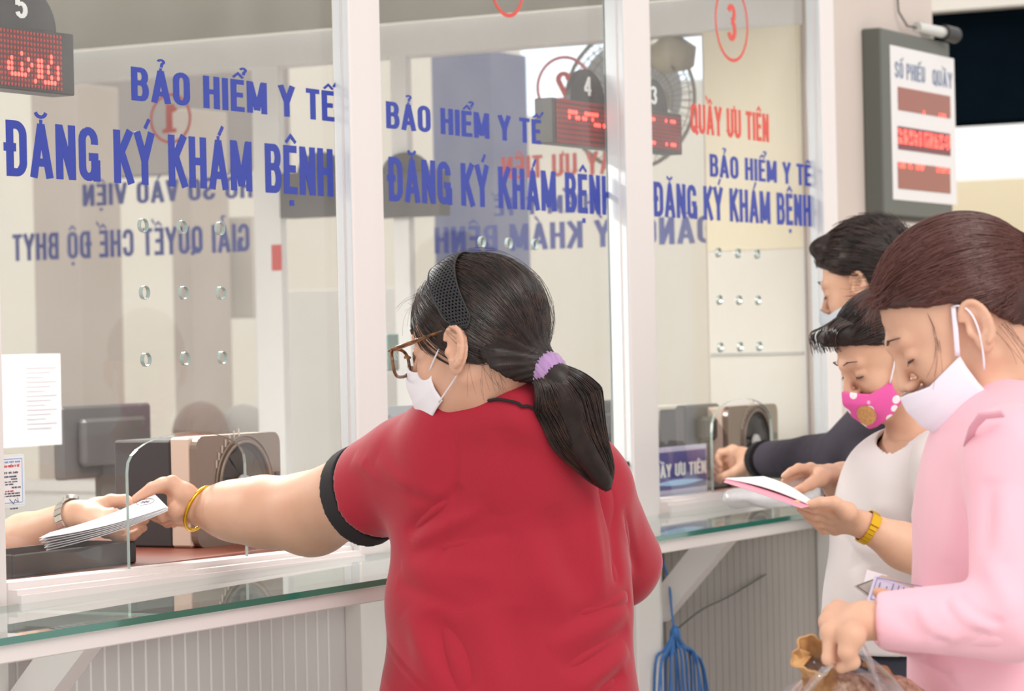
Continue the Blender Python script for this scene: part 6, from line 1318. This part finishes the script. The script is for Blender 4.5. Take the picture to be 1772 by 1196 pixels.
# shopping bag hanging from the fist of the person in pink
bg_ = thing('shopping_bag', 'clear plastic shopping bag of wrapped snacks hanging from the fist of the person in pink', 'bag', P(1480, 1260, 3.5))
def bagf(i, j):
    a = i * 2 * math.pi; t = j; c = P(1447, 1150, 3.52) * (1 - t) + P(1497, 1400, 3.56) * t; w = .014 + .090 * min(1, t * 2.6) ** .8 * (1 - .25 * max(0, t - .6) / .4 * 1.5); fl = .010 * math.sin(a * 7 + t * 3) * (1 - t * .6) * min(1, t * 6)
    return c + RGT * (w + fl) * math.cos(a) * 1.05 + FWD * (w * .55 + fl) * math.sin(a)
mb = MB(); mb.grid(bagf, 72, 30); mb.build('bag_film', m_bag, bg_, smooth=True, fix=False)
for q in ([P(1470, 1120, 3.53), P(1500, 1140, 3.54), P(1530, 1170, 3.56), P(1560, 1215, 3.57)], [P(1478, 1105, 3.50), P(1492, 1118, 3.50), P(1510, 1160, 3.53), P(1525, 1210, 3.55)], [P(1440, 1150, 3.47), P(1422, 1165, 3.47), P(1400, 1190, 3.50), P(1380, 1230, 3.52)]):
    mb = MB(); mb.tube(catmull(q, 14), [.008 + .016 * k / 13 for k in range(14)], 12, flat=.25); mb.build('handle', m_bag, bg_, smooth=True)
m_snack = mat('kraft_print', (206, 160, 108), .5, var=(50, 1, (170, 118, 74)), bump=(40, .4, .004)); m_foil = mat('foil', (190, 190, 204), .25, .9, bump=(60, .8, .006))
blob('snack_packet', [('e', P(1440, 1225, 3.55), (.06, .03, .05), R0), ('e', P(1490, 1230, 3.57), (.05, .03, .05), R0), ('e', P(1555, 1240, 3.58), (.05, .03, .05), R0)], mat('printed_wrap', (222, 188, 164), .4, var=(110, 1, (146, 100, 76))), 'brown printed snack packets bunched inside the clear shopping bag', 'packet', amp=.006, sc_=70)
pk = thing('paper_packet', 'crumpled brown paper packet with foil lining poking out of the bag', 'packet', P(1410, 1190, 3.5))
def pkf(i, j, sc_=1.0, dv=0.0):
    a = i * 2 * math.pi; c = P(1410, 1133, 3.50) * (1 - j) + P(1432, 1235, 3.56) * j; wr = 1 + .13 * math.sin(a * 4 + j * 8) + .07 * math.sin(a * 9 - j * 14); k = sc_ * wr * (1 - .30 * math.sin(math.pi * min(1, j * 1.6)))
    return c + RGT * .027 * k * math.cos(a) + UPV * .021 * k * math.sin(a) * (1 - j) + FWD * (.022 * k * math.sin(a) * (.35 + j) + dv - .004 * math.sin(a * 3)) 
mb = MB(); mb.grid(pkf, 60, 26); mb.tube([pkf(i / 60, 0) for i in range(60)], .0016, 6, closed=True); mb.build('wrapper', m_snack, pk, smooth=True, fix=False)
mb = MB(); mb.grid(lambda i, j: pkf(i, 0, .97 - .9 * j, .004 + .030 * math.sin(j * 1.5) + .003 * math.sin(i * 40 + j * 9)), 60, 10); mb.build('foil_lining', m_foil, pk, smooth=True, fix=False)
mb = MB(); mb.grid(lambda i, j: pkf(.42 + .22 * i, 0, .95 - .75 * j, .001 + .008 * j), 10, 6); mb.build('inner_flap', mat('tan_flap', (214, 168, 112), .6), pk, smooth=True, fix=False)
blob('rim_band', [('c', P(1530, 1160, 3.56), P(1575, 1198, 3.58), .004, .004), ('c', P(1495, 1150, 3.56), P(1530, 1160, 3.56), .004, .004)], m_snack, None, None, h=.003, amp=.001, parent=pk)
# cards and papers in her other hand
def held_card(corners, m, label, lines=None, border=None, name='id_card'):
    o = paper_sheet(name, corners, m, None, th=.0008, n=6); props(o, label, 'card'); A, B_, C_, D_ = map(np.asarray, corners)
    U_, V_ = B_ - A, D_ - A; n_ = np.cross(U_, V_); n_ /= np.linalg.norm(n_); n_ = n_ if n_ @ FWD < 0 else -n_; A0 = A + n_ * .0015
    if border:
        mb = MB()
        for a_, b_ in (((.05, .08), (.95, .08)), ((.95, .08), (.95, .92)), ((.95, .92), (.05, .92)), ((.05, .92), (.05, .08))): mb.tube([A0 + U_ * a_[0] + V_ * a_[1], A0 + U_ * b_[0] + V_ * b_[1]], .0006, 4)
        mb.build('border', border, o)
    if lines:
        mb = MB()
        for k, (x_, l_) in enumerate(lines): mb.tube([A0 + U_ * x_ + V_ * .16, A0 + U_ * x_ + V_ * (.16 + l_)], .0007, 4)
        mb.build('print_lines', mat('card_ink', (86, 82, 92), .7), o)
    return o
held_card((P(1500, 1040, 3.66), P(1608, 1062, 3.64), P(1622, 1034, 3.67), P(1514, 996, 3.68)), mat('lilac_card', (206, 200, 222), .5), 'lilac health card with printed lines, foremost in the held bunch', lines=[(.12, .6), (.24, .5), (.33, .65), (.42, .62), (.5, .6), (.58, .4)], border=mat('lilac_line', (140, 140, 190), .6))
held_card((P(1478, 1015, 3.69), P(1512, 1040, 3.68), P(1540, 1010, 3.70), P(1510, 1003, 3.71)), mat('grey_card2', (168, 160, 150), .5), 'grey card with a dark square, leftmost in the held bunch', border=mat('dark_square', (96, 90, 96), .6))
held_card((P(1512, 1000, 3.715), P(1600, 1040, 3.70), P(1600, 1018, 3.71), P(1527, 996, 3.72)), mat('tan_card', (196, 176, 156), .6), 'tan card edge standing just behind the lilac card')
held_card((P(1495, 1008, 3.725), P(1530, 1020, 3.72), P(1535, 996, 3.73), P(1500, 986, 3.73)), m_paper, 'torn white slip at the top of the held bunch', name='paper_slip')
